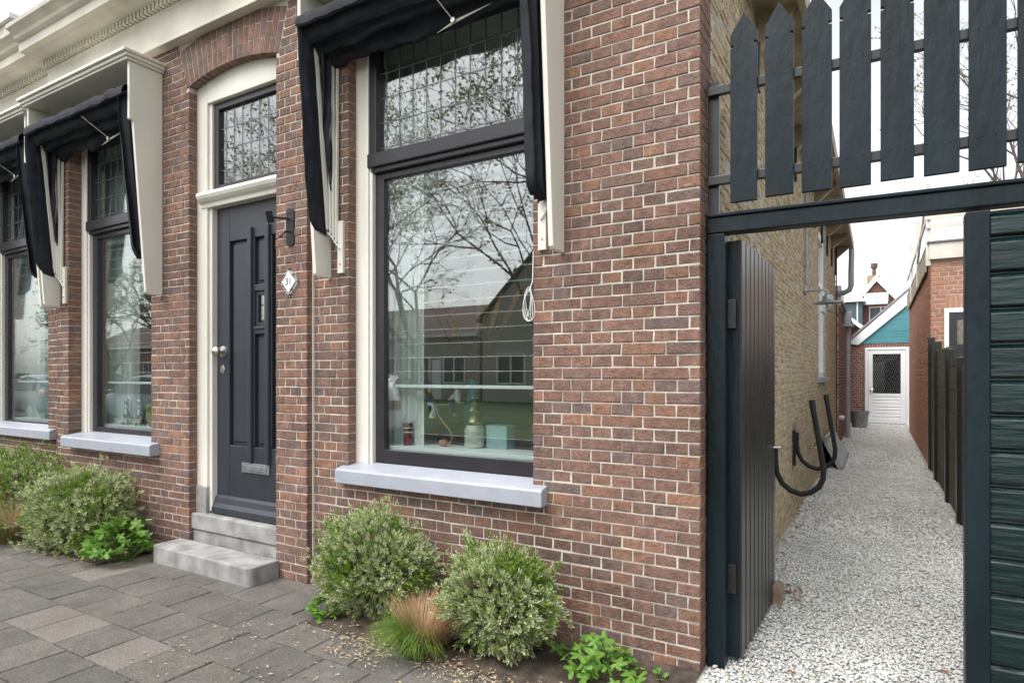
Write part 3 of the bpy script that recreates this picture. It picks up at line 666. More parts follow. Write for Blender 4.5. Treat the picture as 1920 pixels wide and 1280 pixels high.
# flag holder beside the door
t = thing('flag_holder', 'black iron flagpole holder on the brick beside the door', 'bracket', (-2.736, A, 2.40))
P = [(-2.775, 2.29), (-2.755, 2.275), (-2.717, 2.275), (-2.697, 2.29), (-2.697, 2.51), (-2.717, 2.53), (-2.755, 2.53), (-2.775, 2.51)]
MB().prism(P, 'y', A-.010, A).build('back_plate', 'blackm', t, bev=.002)
MB().bar((-2.75, A-.01, 2.46), (-2.79, A-.10, 2.455), .018, .012).build('arm', 'blackm', t)
s_ = MB().tube([(-2.80, A-.13, 2.495), (-2.81, A-.10, 2.425)], .030, 4); s_.build('socket', 'blackm', t)
MB().tube([(-2.735, A-.01, 2.37), (-2.74, A-.045, 2.365), (-2.76, A-.06, 2.335), (-2.785, A-.055, 2.33)], .007, 6).build('hook', 'blackm', t, smooth=True)
for z in (2.50, 2.30): MB().lathe((-2.736, A-.01, z), [(0, -.004), (.006, -.003), (.007, 0)], 8, 'y').build('bolt', 'blackm', t)
# coiled white awning cord by the window
cm = MB()
for k in range(4):
    wd_ = .014+.007*k; hh = .075+.006*((k*3) % 4)
    cm.tube([(-.912+.004*k+wd_*math.sin(a)+.006*math.sin(2*a+k), -.010-.004*k, 1.785+hh*math.cos(a)-.006*k) for a in np.linspace(0, 2*math.pi, 20)], .0019, 5, cap=False)
cm.tube([(-.90, -.012, 1.86), (-.885, -.008, 1.90), (-.88, -.008, 2.06)], .0032, 5)
tag(cm.build('awning_cord', 'plastic_w', org=(-.90, 0, 1.70), smooth=True), 'coiled white cord hanging at the right edge of the large window', 'cord')

# ================================================================== BEHIND THE GLASS
def blind(xl, y, label):
    t = thing('venetian_blind', label, 'blind', (xl+.8, y, 1.33), 'white venetian blinds behind the windows')
    a, b = xl+.225, xl+1.38
    me = MB().prism([(-.024, -.0008), (0, .0016), (.024, -.0008), (.024, 0), (0, .0024), (-.024, 0)], 'x', -(b-a)/2, (b-a)/2).mesh('slat'); me.materials.append(M['blind'])
    z = 1.42
    while z < 2.62:
        inst('slat', me, ((a+b)/2, y, z), t); z += .0885
    B(a, b, y-.024, y+.024, 1.315, 1.335).build('bottom_rail', 'blind', t, bev=.003)
    for x in (a+.15, b-.15):
        MB().tube([(x, y-.026, 1.33), (x, y-.026, 2.64)], .0014, 4).build('cord', 'lead', t); MB().tube([(x, y+.026, 1.33), (x, y+.026, 2.64)], .0014, 4).build('cord', 'lead', t)
    cm = MB().tube([(b-.10, y-.04, 2.6), (b-.10, y-.04, 1.33)], .002, 5)
    for k in range(5): cm.tube([(b-.10+.03*math.cos(q)+.004*k, y-.04+.004*k, 1.29+.018*math.sin(q)) for q in np.linspace(0, 6.28, 9)], .002, 4)
    cm.build('pull_cord', 'lead', t); MB().box(a, b, y-.03, y+.03, 2.62, 2.66).build('head_rail', 'blind', t)
blind(WR[0], .215, 'white venetian blind with open slats behind the large right window')
blind(W2[0], .20, 'white venetian blind behind the window left of the door')
blind(W3[0], .215, 'white venetian blind behind the leftmost window')
def curtain(x0, x1, y, label, seed):
    m = MB().grid(lambda u, v: (x0+(x1-x0)*u, y+.022*math.sin(u*42+seed)+.008*math.sin(u*97), .40+3.1*v), 90, 6)
    o = tag(m.build('curtain', 'curtain', org=((x0+x1)/2, y, .4), smooth=True), label, 'curtain', 'pale curtains'); s_ = o.modifiers.new('thick', 'SOLIDIFY'); s_.thickness = .003
curtain(-2.25, -1.86, .30, 'pale curtain at the left side of the large right window', 1)
curtain(-.95, -.72, .30, 'pale curtain at the right side of the large right window', 2)
curtain(-5.78, -5.25, .285, 'pale curtain in the window left of the door', 3)
curtain(-7.66, -7.15, .30, 'pale curtain in the leftmost window', 4)
ZI = .936
# seesaw balance ornament with two figurines
t = thing('balance_ornament', 'seesaw ornament with two sitting figurines on a curved wire stand in the window', 'ornament', (-1.585, .30, ZI))
MB().lathe((-1.585, .30, ZI), [(0, 0), (.022, .003), (.032, .016), (.033, .027), (.026, .04), (0, .048)], 14).build('base', mat('terracotta', (.40,.19,.12), .7), t, smooth=True)
wire = mat('copper_wire', (.45,.24,.12), .4, metal=.6)
MB().tube([(-1.575, .30, ZI+.01), (-1.54, .30, ZI+.02), (-1.515, .30, ZI+.06), (-1.53, .30, ZI+.10), (-1.58, .30, ZI+.15), (-1.625, .30, ZI+.20), (-1.635, .30, ZI+.245), (-1.61, .30, ZI+.268)], .004, 6).build('wire_stand', wire, t, smooth=True)
MB().tube([(-1.72, .30, ZI+.262), (-1.62, .30, ZI+.266), (-1.50, .30, ZI+.278), (-1.43, .30, ZI+.292), (-1.41, .30, ZI+.305)], .0055, 6).build('seesaw_bar', wire, t, smooth=True)
def figurine(x, z, face, top, leg, skin, hair):
    f = MB(); f.tube([(x, .30, z), (x-.004*face, .30, z+.03), (x, .30, z+.062), (x+.006*face, .30, z+.078)], [.021, .023, .018, .008], 10)
    f.tube([(x, .285, z+.06), (x+.028*face, .28, z+.035), (x+.055*face, .285, z+.012)], [.008, .007, .006], 6); f.tube([(x, .315, z+.06), (x+.028*face, .32, z+.035), (x+.055*face, .315, z+.012)], [.008, .007, .006], 6)
    o = f.build('figurine', mat('figure_top', top, .5), t, smooth=True)
    l = MB()
    for dy in (-.011, .011): l.tube([(x, .30+dy, z+.005), (x+.035*face, .30+dy, z+.003), (x+.045*face, .30+dy, z-.03), (x+.035*face-.01, .30+dy, z-.075)], [.014, .013, .012, .013], 7)
    l.build('legs', mat('figure_legs', leg, .5), o, smooth=True)
    h = MB().lathe((x+.006*face, .30, z+.075), [(0, 0), (.009, .004), (.014, .014), (.013, .024), (.007, .032), (0, .034)], 10); h.build('head', mat('figure_skin', skin, .5), o, smooth=True)
    h = MB().lathe((x+.002*face, .302, z+.088), [(.015, 0), (.0165, .008), (.013, .018), (.006, .025), (0, .026)], 10); h.build('hair', mat('figure_hair', hair, .6), o, smooth=True)
    b = MB()
    for dy in (-.011, .011): b.box(x+.018*face-.006, x+.035*face+.012, .30+dy-.008, .30+dy+.008, z-.088, z-.074)
    b.build('shoes', mat('figure_shoes', (.55,.46,.22), .5), o)
figurine(-1.70, ZI+.268, 1, (.02,.035,.05), (.42,.55,.55), (.55,.38,.2), (.62,.55,.35)); figurine(-1.475, ZI+.29, -1, (.55,.62,.58), (.02,.04,.10), (.50,.30,.18), (.33,.18,.10))
t.location.x -= .125
# lantern
t = thing('brass_lantern', 'tarnished brass ship lantern with ribbed glass standing in the large window', 'lantern', (-1.33, .34, ZI))
MB().lathe((-1.33, .34, ZI), [(.0, .150), (.052, .150), (.054, .165), (.046, .175), (.040, .20), (.041, .232), (.046, .238), (.036, .255), (.028, .268), (.034, .285), (.026, .30), (.008, .312), (0, .314)], 22).build('chimney', 'brass', t, smooth=True)
rg_ = [(0, 0), (.055, 0)]+[(.062+.004*(k % 2), .01+.0135*k) for k in range(9)]+[(.054, .145), (0, .15)]
MB().lathe((-1.33, .34, ZI), rg_, 24).build('ribbed_glass', mat('ribbed_glass', (.55,.55,.50), .12, .1, 30, metal=.3), t, smooth=True)
MB().tube([(-1.33+.022*math.sin(q), .34, ZI+.345+.034*math.cos(q)) for q in np.linspace(0, 6.28, 15)], .004, 6, cap=False).build('ring', 'brass', t, smooth=True)
t.location.x -= .165
# teal vase with dried grasses
t = thing('vase', 'turquoise vase with tall dried grass plumes behind the blind', 'vase', (-1.62, .80, ZI+.1))
B(-2.0, -1.0, .62, 1.1, .3, ZI+.1).build('side_table', 'floorw', house)
vz = ZI+.1
MB().lathe((-1.62, .80, vz), [(0, 0), (.055, 0), (.07, .05), (.072, .12), (.055, .19), (.042, .24), (.040, .31), (.044, .325), (.036, .325)], 22).build('vessel', mat('turquoise_glaze', (.07,.40,.42), .15), t, smooth=True)
rg_ = random.Random(4); pl = MB(); stm = MB()
for k in range(17):
    a = rg_.uniform(-1, 1); h = rg_.uniform(.52, .80); dx = a*.36*h/.7; dy = rg_.uniform(-.12, .12); b0 = Vector((-1.62+a*.02, .80, vz+.28)); tp = Vector((-1.62+dx, .80+dy, vz+.28+h*(1-.18*abs(a))))
    stm.tube([b0, b0.lerp(tp, .5), tp], .0035, 4)
    if k % 2: pl.tube([b0.lerp(tp, .62), b0.lerp(tp, .78), tp, tp+(tp-b0)*.14], [.006, .022, .020, .003], 6)
stm.build('stems', mat('stem', (.24,.11,.07), .8), t); pl.build('plumes', mat('plume', (.50,.29,.14), .95, .3, 60, .8, 150), t, smooth=True)
t.location.x -= .2
tag(B(-1.42, -1.27, .36, .46, ZI, ZI+.145).build('gift_box', mat('pale_blue_card', (.30,.45,.48), .6), org=(-1.345, .41, ZI), bev=.003), 'pale blue box behind the brass lantern', 'box')
t = thing('red_tin', 'dark red tin with pale rings at the left corner of the large window', 'tin', (-1.955, .24, ZI))
MB().lathe((-1.955, .24, ZI), [(0, 0), (.03, 0), (.03, .14), (.027, .145), (0, .145)], 18).build('body', mat('wine_red', (.16,.015,.015), .3), t, smooth=True)
for z in (.085, .112): MB().lathe((-1.955, .24, ZI+z), [(.0305, 0), (.0312, .002), (.0305, .005)], 18).build('ring', 'white', t)
# loudspeaker near the ceiling
t = thing('loudspeaker', 'black loudspeaker high on the wall behind the leaded glass', 'speaker', (-2.45, .75, 3.2))
MB().prism([(-2.60, 3.22), (-2.36, 3.16), (-2.33, 3.34), (-2.57, 3.42)], 'y', .62, .80).build('cabinet', 'blackm', t, bev=.01); MB().tube([(-2.48, .71, 3.22), (-2.50, .72, 3.12), (-2.62, .72, 3.10)], .016, 8).build('bracket', 'blackm', t)
# candlesticks in the middle window
for i, x in enumerate((-5.33, -5.11)):
    m = MB().lathe((x, .232, ZI), [(0, 0), (.045, 0), (.045, .012), (.02, .025), (.014, .05), (.026, .075), (.030, .10), (.018, .125), (.013, .15), (.024, .17), (.016, .19), (.022, .215), (.028, .225), (.012, .24), (0, .24)], 18)
    tag(m.build('candlestick', 'steel', org=(x, .232, ZI), smooth=True), ('silver candlestick on the sill, nearer the curtain' if i == 0 else 'silver candlestick on the sill, nearer the front door'), 'candlestick', 'two silver candlesticks')
tag(MB().lathe((-4.93, .27, ZI), [(0, 0), (.05, 0), (.075, .1), (.08, .2), (.06, .2), (0, .18)], 16).build('planter', mat('olive_glaze', (.20,.22,.06), .4), org=(-4.93, .27, ZI), smooth=True), 'olive green pot beside the candlesticks in the window', 'pot')
t = MB().lathe((-7.0, .285, ZI), [(0, 0), (.05, 0), (.09, .09), (.105, .18), (.085, .27), (.045, .33), (.05, .36), (0, .355)], 18)
tag(t.build('round_vase', mat('pale_glaze', (.45,.50,.50), .15), org=(-7.0, .285, ZI), smooth=True), 'large pale vase in the leftmost window', 'vase')

# ================================================================== PLANTS
def leaves_mesh(items):
    """items: list of (pos, dir, normal, length, width, mid colour, edge colour); every leaf is 4 folded triangles."""
    V, F, C = [], [], []
    for p, d, nn, L, wd, cm, ce in items:
        s_ = d.cross(nn).normalized(); up = s_.cross(d).normalized(); b = len(V)
        V += [p, p+d*L*.5-up*.002, p+d*L+up*(-.12*L), p+d*L*.48+s_*wd+up*.25*wd, p+d*L*.48-s_*wd+up*.25*wd]
        F += [(b, b+3, b+1), (b, b+1, b+4), (b+1, b+3, b+2), (b+1, b+2, b+4)]
        C += [(*cm, 1), (*cm, 1), (*[(x+y)/2 for x, y in zip(cm, ce)], 1), (*ce, 1), (*ce, 1)]
    m = MB(); m.v = [tuple(v) for v in V]; m.f = F; m.c = C; return m
def shrub(name, label, c, rx, ry, rz, nshoot, seed, varieg=.8, ll=.026, group=None, shape=None):
    rg = random.Random(seed); t = thing(name, label, 'shrub', (c[0], c[1], 0), group); items = []; tw = MB()
    Cc = Vector(c); n = 0
    while n < nshoot:
        d = Vector((rg.gauss(0, 1), rg.gauss(0, 1), rg.gauss(0, 1))).normalized()
        if d.y > .75 and rg.random() < .7: continue
        k = 1+.26*mnoise.noise((d.x*1.7+seed, d.y*1.7, d.z*1.7))+.20*mnoise.noise((d.x*4.5, d.y*4.5+seed, d.z*4.5))
        r = k*(rg.random()**.16) if rg.random() < .72 else k*rg.uniform(.6, .9)
        if rg.random() < .05: r = k*rg.uniform(1.03, 1.22)
        p = Cc+Vector((d.x*rx*r, d.y*ry*r, d.z*rz*r))
        if shape: p = shape(p)
        if p.z < .015 or p.y > -.005: continue
        n += 1
        g = mnoise.noise((p.x*5+seed, p.y*5, p.z*5)); pv = varieg*(1 if g < .33 else .12)
        ax = (d+Vector((0, 0, .55))+Vector((rg.gauss(0, .3), rg.gauss(0, .3), rg.gauss(0, .3)))).normalized()
        a0 = ax.orthogonal().normalized(); b0 = ax.cross(a0); nl = rg.randint(6, 9); var = rg.random() < pv
        for q in range(nl):
            t_ = 6.283*q/nl*1.9+rg.uniform(-.3, .3); sp = rg.uniform(.55, 1.15); dd = (ax+(a0*math.cos(t_)+b0*math.sin(t_))*sp).normalized()
            L = ll*rg.uniform(.7, 1.25)
            if var: cm = (.18, .27, .07) if rg.random() < .7 else (.28, .33, .12); ce = (.72, .72, .48) if rg.random() < .75 else (.48, .56, .24)
            else:
                y_ = rg.random(); cm = (.09+.08*y_, .19+.08*y_, .025); ce = (.14+.12*y_, .26+.09*y_, .045)
            if rg.random() < .004: cm = ce = (.33, .16, .07)
            items.append((p+ax*.004*q-d*.01, dd, (dd.cross(ax)).cross(dd)*-1 if dd.cross(ax).length > .05 else a0, L, L*rg.uniform(.15, .21), cm, ce))
        if n % 12 == 0: tw.tube([Vector((Cc.x+rg.uniform(-.08, .08), Cc.y+rg.uniform(-.05, .05), 0.0)), Cc.lerp(p, .55)-Vector((0, 0, .05)), p], [.006, .0035, .0015], 4, cap=False)
    o = leaves_mesh(items).build('foliage', 'shrub', t, kind='stuff'); tw.build('twigs', 'bark', t, kind='stuff'); return t
gs = 'cream edged shrubs along the wall'
shrub('variegated_shrub', 'rounded cream edged shrub under the left half of the large window sill', (-1.80, -.265, .315), .385, .215, .275, 3500, 1, ll=.025, group=gs)
shrub('variegated_shrub', 'rounded cream edged shrub nearest the house corner with green patches', (-.92, -.29, .275), .30, .22, .255, 3400, 2, varieg=.82, ll=.025, group=gs)
def lean(p): return Vector((p.x, p.y, p.z*(1.0+.22*(p.x+5.0)) if p.x < -4.2 else p.z))
shrub('variegated_shrub', 'wide sprawling cream edged shrub between middle window and doorstep', (-4.95, -.36, .25), .68, .30, .33, 3400, 3, varieg=.85, ll=.034, group=gs, shape=lean)
shrub('green_shrub', 'darker green shrub under the leftmost windows at the picture edge', (-6.25, -.30, .28), 1.05, .30, .40, 3200, 4, varieg=.35, ll=.03)
def tuft(name, label, c, h, r, n, seed, brown):
    rg = random.Random(seed); m = MB(); C = []
    for k in range(n):
        a = rg.uniform(0, 6.283); q = r*.45*rg.random()**.6; b = Vector((c[0]+q*math.cos(a), c[1]+q*math.sin(a), 0)); a2 = a+rg.gauss(0, .5)
        ln = rg.uniform(.1, 1)**.6; L = h*rg.uniform(.65, 1.1); out = Vector((math.cos(a2), math.sin(a2), 0))*r*ln
        isb = (out.y*2+out.x*.8)/r+rg.gauss(0, .35) > -.38 if brown else rg.random() < .25
        w_ = rg.uniform(.0012, .0024); sd_ = Vector((-math.sin(a2), math.cos(a2), 0))*w_; i0 = len(m.v)
        for j in range(5):
            s_ = j/4; p = b+out*(s_**1.6)+Vector((0, 0, max(.004, L*(s_-(.45*ln if not isb else .12)*s_*s_*s_*1.4)))); k_ = 1-s_*.85
            m.v += [tuple(p-sd_*k_), tuple(p+sd_*k_)]
        m.f += [(i0+2*j, i0+2*j+1, i0+2*j+3, i0+2*j+2) for j in range(4)]
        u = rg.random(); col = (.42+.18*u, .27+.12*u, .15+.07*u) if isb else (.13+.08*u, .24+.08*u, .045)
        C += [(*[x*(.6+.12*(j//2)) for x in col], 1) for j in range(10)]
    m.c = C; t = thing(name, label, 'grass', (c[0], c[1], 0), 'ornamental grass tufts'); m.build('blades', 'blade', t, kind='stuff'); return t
tuft('grass_tuft', 'grass tuft half green half brown between the two rounded shrubs', (-1.27, -.47, 0), .29, .23, 2200, 5, True)
tuft('grass_tuft', 'grass tuft left of the sprawling shrub at the picture edge', (-5.62, -.55, 0), .40, .38, 1500, 6, True)
def lobed(seed):
    rg = random.Random(seed); m = MB(); R = 1.; rim = []; n = 5
    for i in range(n):
        a = rad(-140+280*i/(n-1))
        for da, r in ((-24, .50), (-13, .86), (0, 1.0), (13, .86)): rim.append((a+rad(da), r*rg.uniform(.92, 1.06)))
    rim.append((rad(164), .45))
    vs = [(0, 0, 0)]+[(r*math.sin(a), r*math.cos(a), -.22*r*r+.10*math.cos(a*4.5)*r+rg.uniform(-.03, .03)) for a, r in rim]
    m.add(vs, [(0, i+1, i) for i in range(1, len(vs)-1)]); m.c = [(.16, .30, .05, 1)]+[(.10+.04*r, .24+.05*r, .035, 1) for a, r in rim]
    me = m.mesh('leaf'); me.materials.append(M['herb']); return me
LB = [lobed(i) for i in range(4)]
def geranium(label, c, rx, ry, h, n, size, seed):
    rg = random.Random(seed); t = thing('geranium_plant', label, 'plant', (c[0], c[1], 0), 'lobed leaved geraniums'); stm = MB()
    for k in range(n):
        a = rg.uniform(0, 6.283); q = math.sqrt(rg.random()); p = Vector((c[0]+rx*q*math.cos(a), min(-.03, c[1]+ry*q*math.sin(a)), h*(1-.75*q*q)*rg.uniform(.6, 1.05)+.02))
        s_ = size*rg.uniform(.6, 1.15)
        inst('leaf', LB[rg.randrange(4)], p, t, rot=(rg.gauss(0, .3)-.25*(p.y-c[1])/ry+.35, rg.gauss(0, .3)+.4*(p.x-c[0])/rx, rg.uniform(0, 6.28)), scale=(s_, s_, s_))
        stm.tube([(c[0]+.3*(p.x-c[0]), c[1]+.3*(p.y-c[1]), 0), tuple(p)], .0018, 4, cap=False)
    stm.build('stems', M['herb'], t, kind='stuff')
    ob = t.children[-1]; at = ob.data.color_attributes.new('Col', 'FLOAT_COLOR', 'POINT'); at.data.foreach_set('color', np.tile([.12, .2, .05, 1], len(ob.data.vertices)).astype(np.float32))
geranium('bright green geranium at the foot of the house corner', (-.42, -.27, 0), .22, .17, .17, 46, .052, 1)
geranium('small bright green geranium left of the rounded shrub', (-2.03, -.40, 0), .10, .09, .12, 16, .045, 2)
geranium('bright green geranium in front of the sprawling shrub by the doorstep', (-4.20, -.42, 0), .24, .20, .34, 75, .065, 3)
geranium('tiny geranium in the gap at the foot of the corner bricks', (-.16, -.16, 0), .05, .04, .05, 7, .02, 4)
# litter: dry straw and leaves
def litter(name, label, boxes, n, m_, seed, L, cat):
    rg = random.Random(seed); m = MB()
    for k in range(n):
        x0, x1, y0, y1, z = rg.choice(boxes); p = Vector((rg.uniform(x0, x1), rg.uniform(y0, y1), z+rg.uniform(.001, .007))); a = rg.uniform(0, 6.283); l_ = L*rg.uniform(.5, 1.2)
        d_ = Vector((math.cos(a), math.sin(a), rg.uniform(-.1, .25)))*l_; s_ = Vector((-math.sin(a), math.cos(a), rg.uniform(-.2, .2)))*l_*rg.uniform(.12, .35)
        m.add([p-d_*.5, p+s_*.5, p+d_*.5, p-s_*.5+Vector((0, 0, l_*.12))], [(0, 1, 3), (1, 2, 3)])
    o = m.build(name, m_, kind='stuff'); o['label'] = label; o['category'] = cat
litter('straw_litter', 'scattered dry straw around the shrubs and joints', [(-2.05, -.45, -.62, -.42, .016), (-1.75, -1.35, -.72, -.5, .006), (-1.2, -.6, -.66, -.5, .01), (-2.5, -.8, -1.3, -.6, .003)], 1150, 'straw', 7, .026, 'litter')
litter('fallen_leaves', 'dead brown leaves lying along the alley wall and gravel', [(.15, .3, 1.2, 1.5, .02), (.02, .16, 1.5, 5.5, .02), (.2, 1.0, .05, .4, .02), (.9, 1.25, .4, 3., .02), (-4.75, -4.15, -.66, -.48, .012), (.02, .10, 1.4, 9, .02), (1.28, 1.36, 1, 9, .02)], 240, 'dead', 9, .05, 'leaves')
litter('joint_moss', 'small yellow green moss tufts in the paving joints', [(-4.5+.1*i, -1.0, -.462-.3*r2-.006, -.462-.3*r2+.006, .0) for r2 in range(5) for i in range(3)], 260, mat('moss', (.16,.17,.04), .95, .4, 30), 10, .016, 'moss')

# ================================================================== GATE, PICKETS, BOARD FENCE
YG = .10
t = thing('garden_gate', 'dark green painted wooden gate frame with plank leaf standing open into the alley', 'gate', (.5, YG, 0))
B(.006, .088, YG, YG+.085, .0, 2.07).build('post', 'green', t, bev=.005); B(1.013, 1.092, YG, YG+.085, .0, 2.045).build('post', 'green', t, bev=.005)
MB().prism([(.006, 2.072), (1.9, 2.05), (1.9, 2.125), (.006, 2.147)], 'y', YG-.004, YG+.085).build('lintel', 'green', t, bev=.005)
MB().prism([(.004, 2.148), (1.9, 2.126), (1.9, 2.142), (.004, 2.164)], 'y', YG-.014, YG+.09).build('lintel_cap', 'green', t, bev=.004)
# open leaf: runs into the alley, face towards the opening
h0 = Vector((.128, .20, 0)); h1 = Vector((.152, 1.16, 0)); dr_ = (h1-h0).normalized(); nn = Vector((dr_.y, -dr_.x, 0))
lf = MB()
for z in (.12, 1.0, 1.85): lf.bar(h0-nn*.03+Vector((0, 0, z)), h1-nn*.03+Vector((0, 0, z)), .03, .10)
lf.bar(h0-nn*.018+dr_*.0+Vector((0, 0, .035)), h0-nn*.018+Vector((0, 0, 2.045)), .05, .02, up=(0, 1, 0))
leafp = lf.build('gate_leaf', 'green', t)
npk = 9; wpk = (h1-h0).length/npk
for i in range(npk):
    a = h0+dr_*(wpk*i+.003); b = h0+dr_*(wpk*(i+1)-.003); m = MB(); o_ = nn*.004*(i % 2)
    m.add([a, b, b+nn*.010, b+nn*.018-dr_*.010, a+nn*.018+dr_*.010, a+nn*.010], []); vs = [Vector(v) for v in m.v]; m = MB(); n6 = 6
    m.add([v+Vector((0, 0, .035)) for v in vs]+[v+Vector((0, 0, 2.05)) for v in vs], [tuple(range(6))[::-1], tuple(range(6, 12))]+[(k, (k+1) % 6, 6+(k+1) % 6, 6+k) for k in range(6)])
    m.build('plank', 'black', leafp)
for z in (.35, 1.62): B(.088, .125, YG+.06, YG+.13, z, z+.14).build('hinge', 'blackm', t, bev=.003)
MB().tube([tuple(h1+Vector((-.01, -.06, .96))), tuple(h1+nn*.05+Vector((0, -.03, .96))), tuple(h1+nn*.06+Vector((0, .02, .90)))], .007, 6).build('latch', 'steel', leafp, smooth=True)
tag(B(.162, .215, 1.08, 1.20, .0, .13).build('wooden_block', 'wood', org=(.19, 1.14, 0), bev=.005), 'weathered block wedged at the end of the open gate leaf', 'block')
t = thing('picket_fence', 'row of dark green pointed pickets on two black rails above the gate', 'fence', (.6, .085, 2.2))
for z in (2.297, 2.722): B(.012, 1.95, .082, .112, z, z+.042).build('rail', 'black', t, bev=.003)
B(.008, .06, .1125, .135, 2.165, 2.80).build('batten', 'black', t, bev=.003)
for i in range(12):
    x = .124+.1495*i+.0015*((i*7) % 3-1); zb = 2.20+.003*((i*5) % 3-1); w_ = .1175; top = 2.95; n_ = .012
    P = [(x, zb), (x+w_, zb), (x+w_, top-.04), (x+w_-n_, top-.04), (x+w_-n_, top-.028), (x+w_, top-.028), (x+w_, top+.02), (x+w_/2, top+.115), (x, top+.02), (x, top-.028), (x+n_, top-.028), (x+n_, top-.04), (x, top-.04)]
    o = MB().prism(P, 'y', .060, .0815).build('picket', 'green', t, bev=.002)
    hd = MB()
    for z in (2.318, 2.743):
        for dx in (.03, .085): hd.lathe((x+dx, .060, z+.004*((i+int(dx*100)) % 3)), [(0, -.002), (.003, -.0015), (.004, .0005)], 6, 'y')
    hd.build('nail_heads', 'green', o, kind='stuff')
t = thing('board_fence', 'dark green gloss weatherboard fence right of the gate post', 'fence', (1.6, YG, 0))
z = .0; i = 0; rg = random.Random(3)
while z < 2.03:
    h = .139; zt = min(z+h, 2.045)
    MB().prism([(YG+.05, z+.0003), (YG+.012, z+.0003), (YG+.008, z+.006), (YG+.012, zt-.030), (YG+.030, zt-.012), (YG+.032, zt-.0003), (YG+.05, zt-.0003)], 'x', 1.0925, 2.6).build('board', 'green_b', t, bev=.0025)
    z += h; i += 1

# ================================================================== ALLEY THINGS
t = thing('wall_lamp', 'galvanised barn lamp with round shade on the yellow wall', 'lamp', (0, 4.735, 2.34))
MB().lathe((0.0, 4.735, 2.335), [(.05, .0), (.05, .02), (.03, .03), (0, .03)], 14, 'x').build('back_plate', 'zinc', t, smooth=True)
MB().tube([(.03, 4.735, 2.335), (.17, 4.735, 2.338), (.215, 4.735, 2.335), (.235, 4.735, 2.315), (.237, 4.735, 2.285)], .011, 8).build('arm', 'zinc', t, smooth=True)
MB().lathe((.238, 4.735, 2.17), [(.143, .012), (.145, .018), (.10, .035), (.055, .05), (.055, .085), (.045, .105), (.02, .115), (0, .116)], 24).build('shade', 'zinc', t, smooth=True)
MB().lathe((.238, 4.735, 2.17), [(0, -.095), (.03, -.09), (.046, -.07), (.048, .0), (.046, .02)], 16).build('glass_globe', 'glass', t, smooth=True)
MB().lathe((.238, 4.735, 2.17), [(0, -.06), (.022, -.05), (.03, -.03), (.022, -.005), (.016, .02)], 12).build('bulb', 'plastic_w', t, smooth=True)
# padded U-hooks
t = thing('wall_rack', 'pair of black foam padded J hooks mounted on the yellow wall', 'rack', (0, 3.4, .3))
hk = [(.035, .72), (.035, .60), (.045, .50), (.085, .41), (.15, .35), (.225, .325), (.30, .345), (.36, .40), (.39, .47), (.395, .55), (.375, .70), (.345, .90), (.315, 1.10), (.31, 1.13)]
hk = [(.035+(x-.035)*.92, .50+(z-.325)*.857) for x, z in hk]
hkf = [Vector((*hk[i], 0)).lerp(Vector((*hk[i+1], 0)), q/4)[:2] for i in range(len(hk)-1) for q in range(4)]+[hk[-1]]
for y in (2.2, 3.65):
    o = MB().tube([(x, y, z) for x, z in hkf], .020, 12).build('hook', mat('black_foam', (.012,.012,.013), .8), t, smooth=True)
    MB().tube([(.294, y, 1.155), (.287, y, 1.21)], .023, 12).build('end_cap', 'blackm', o, smooth=True)
    B(0, .03, y-.03, y+.03, .52, .86).build('mount_board', 'black', t, bev=.003)
B(0, .012, 3.70, 3.82, .72, .92).build('backing_board', 'wood', t)
# tap
t = thing('garden_tap', 'old brass garden tap on the yellow wall behind the hooks', 'tap', (0, 5.35, .45))
MB().tube([(0, 5.35, .52), (.07, 5.35, .52), (.11, 5.35, .50), (.115, 5.35, .45)], .013, 8).build('spout', 'brass', t, smooth=True)
MB().tube([(.06, 5.35, .52), (.06, 5.35, .58)], .008, 6).build('stem', 'brass', t); MB().bar((.06, 5.31, .585), (.06, 5.39, .585), .014, .012).build('handle', 'brass', t)
# ribbed panel leaning on the wall
t = thing('old_radiator', 'old ribbed grey panel radiator leaning against the alley wall', 'radiator', (.15, 8.2, 0))
a, b = Vector((.25, 7.3, .03)), Vector((.03, 7.3, .45)); dn = (b-a); y1 = 9.3
rad_m = mat('radiator_grey', (.42,.43,.42), .5, .2, 8)
pn = MB(); pn.add([a, b, b+Vector((0, y1-7.3, 0)), a+Vector((0, y1-7.3, 0))]+[v+Vector((-.03, 0, -.02)) for v in (a, b, b+Vector((0, y1-7.3, 0)), a+Vector((0, y1-7.3, 0)))], [(0, 3, 2, 1), (4, 5, 6, 7), (0, 1, 5, 4), (1, 2, 6, 5), (2, 3, 7, 6), (3, 0, 4, 7)])
pn.build('panel', rad_m, t)
for i in range(18):
    y = 7.38+.105*i; MB().tube([a+Vector((.006, y-7.3, .01)), b+Vector((.006, y-7.3, -.01))], .016, 6).build('rib', rad_m, t, smooth=True)
MB().tube([a+Vector((0, -.03, 0)), a+Vector((0, y1-7.27, 0))], .03, 8).build('lower_header', 'zinc', t, smooth=True); MB().tube([b+Vector((.01, -.06, 0)), b+Vector((.01, y1-7.27, 0))], .03, 8).build('upper_header', 'zinc', t, smooth=True)
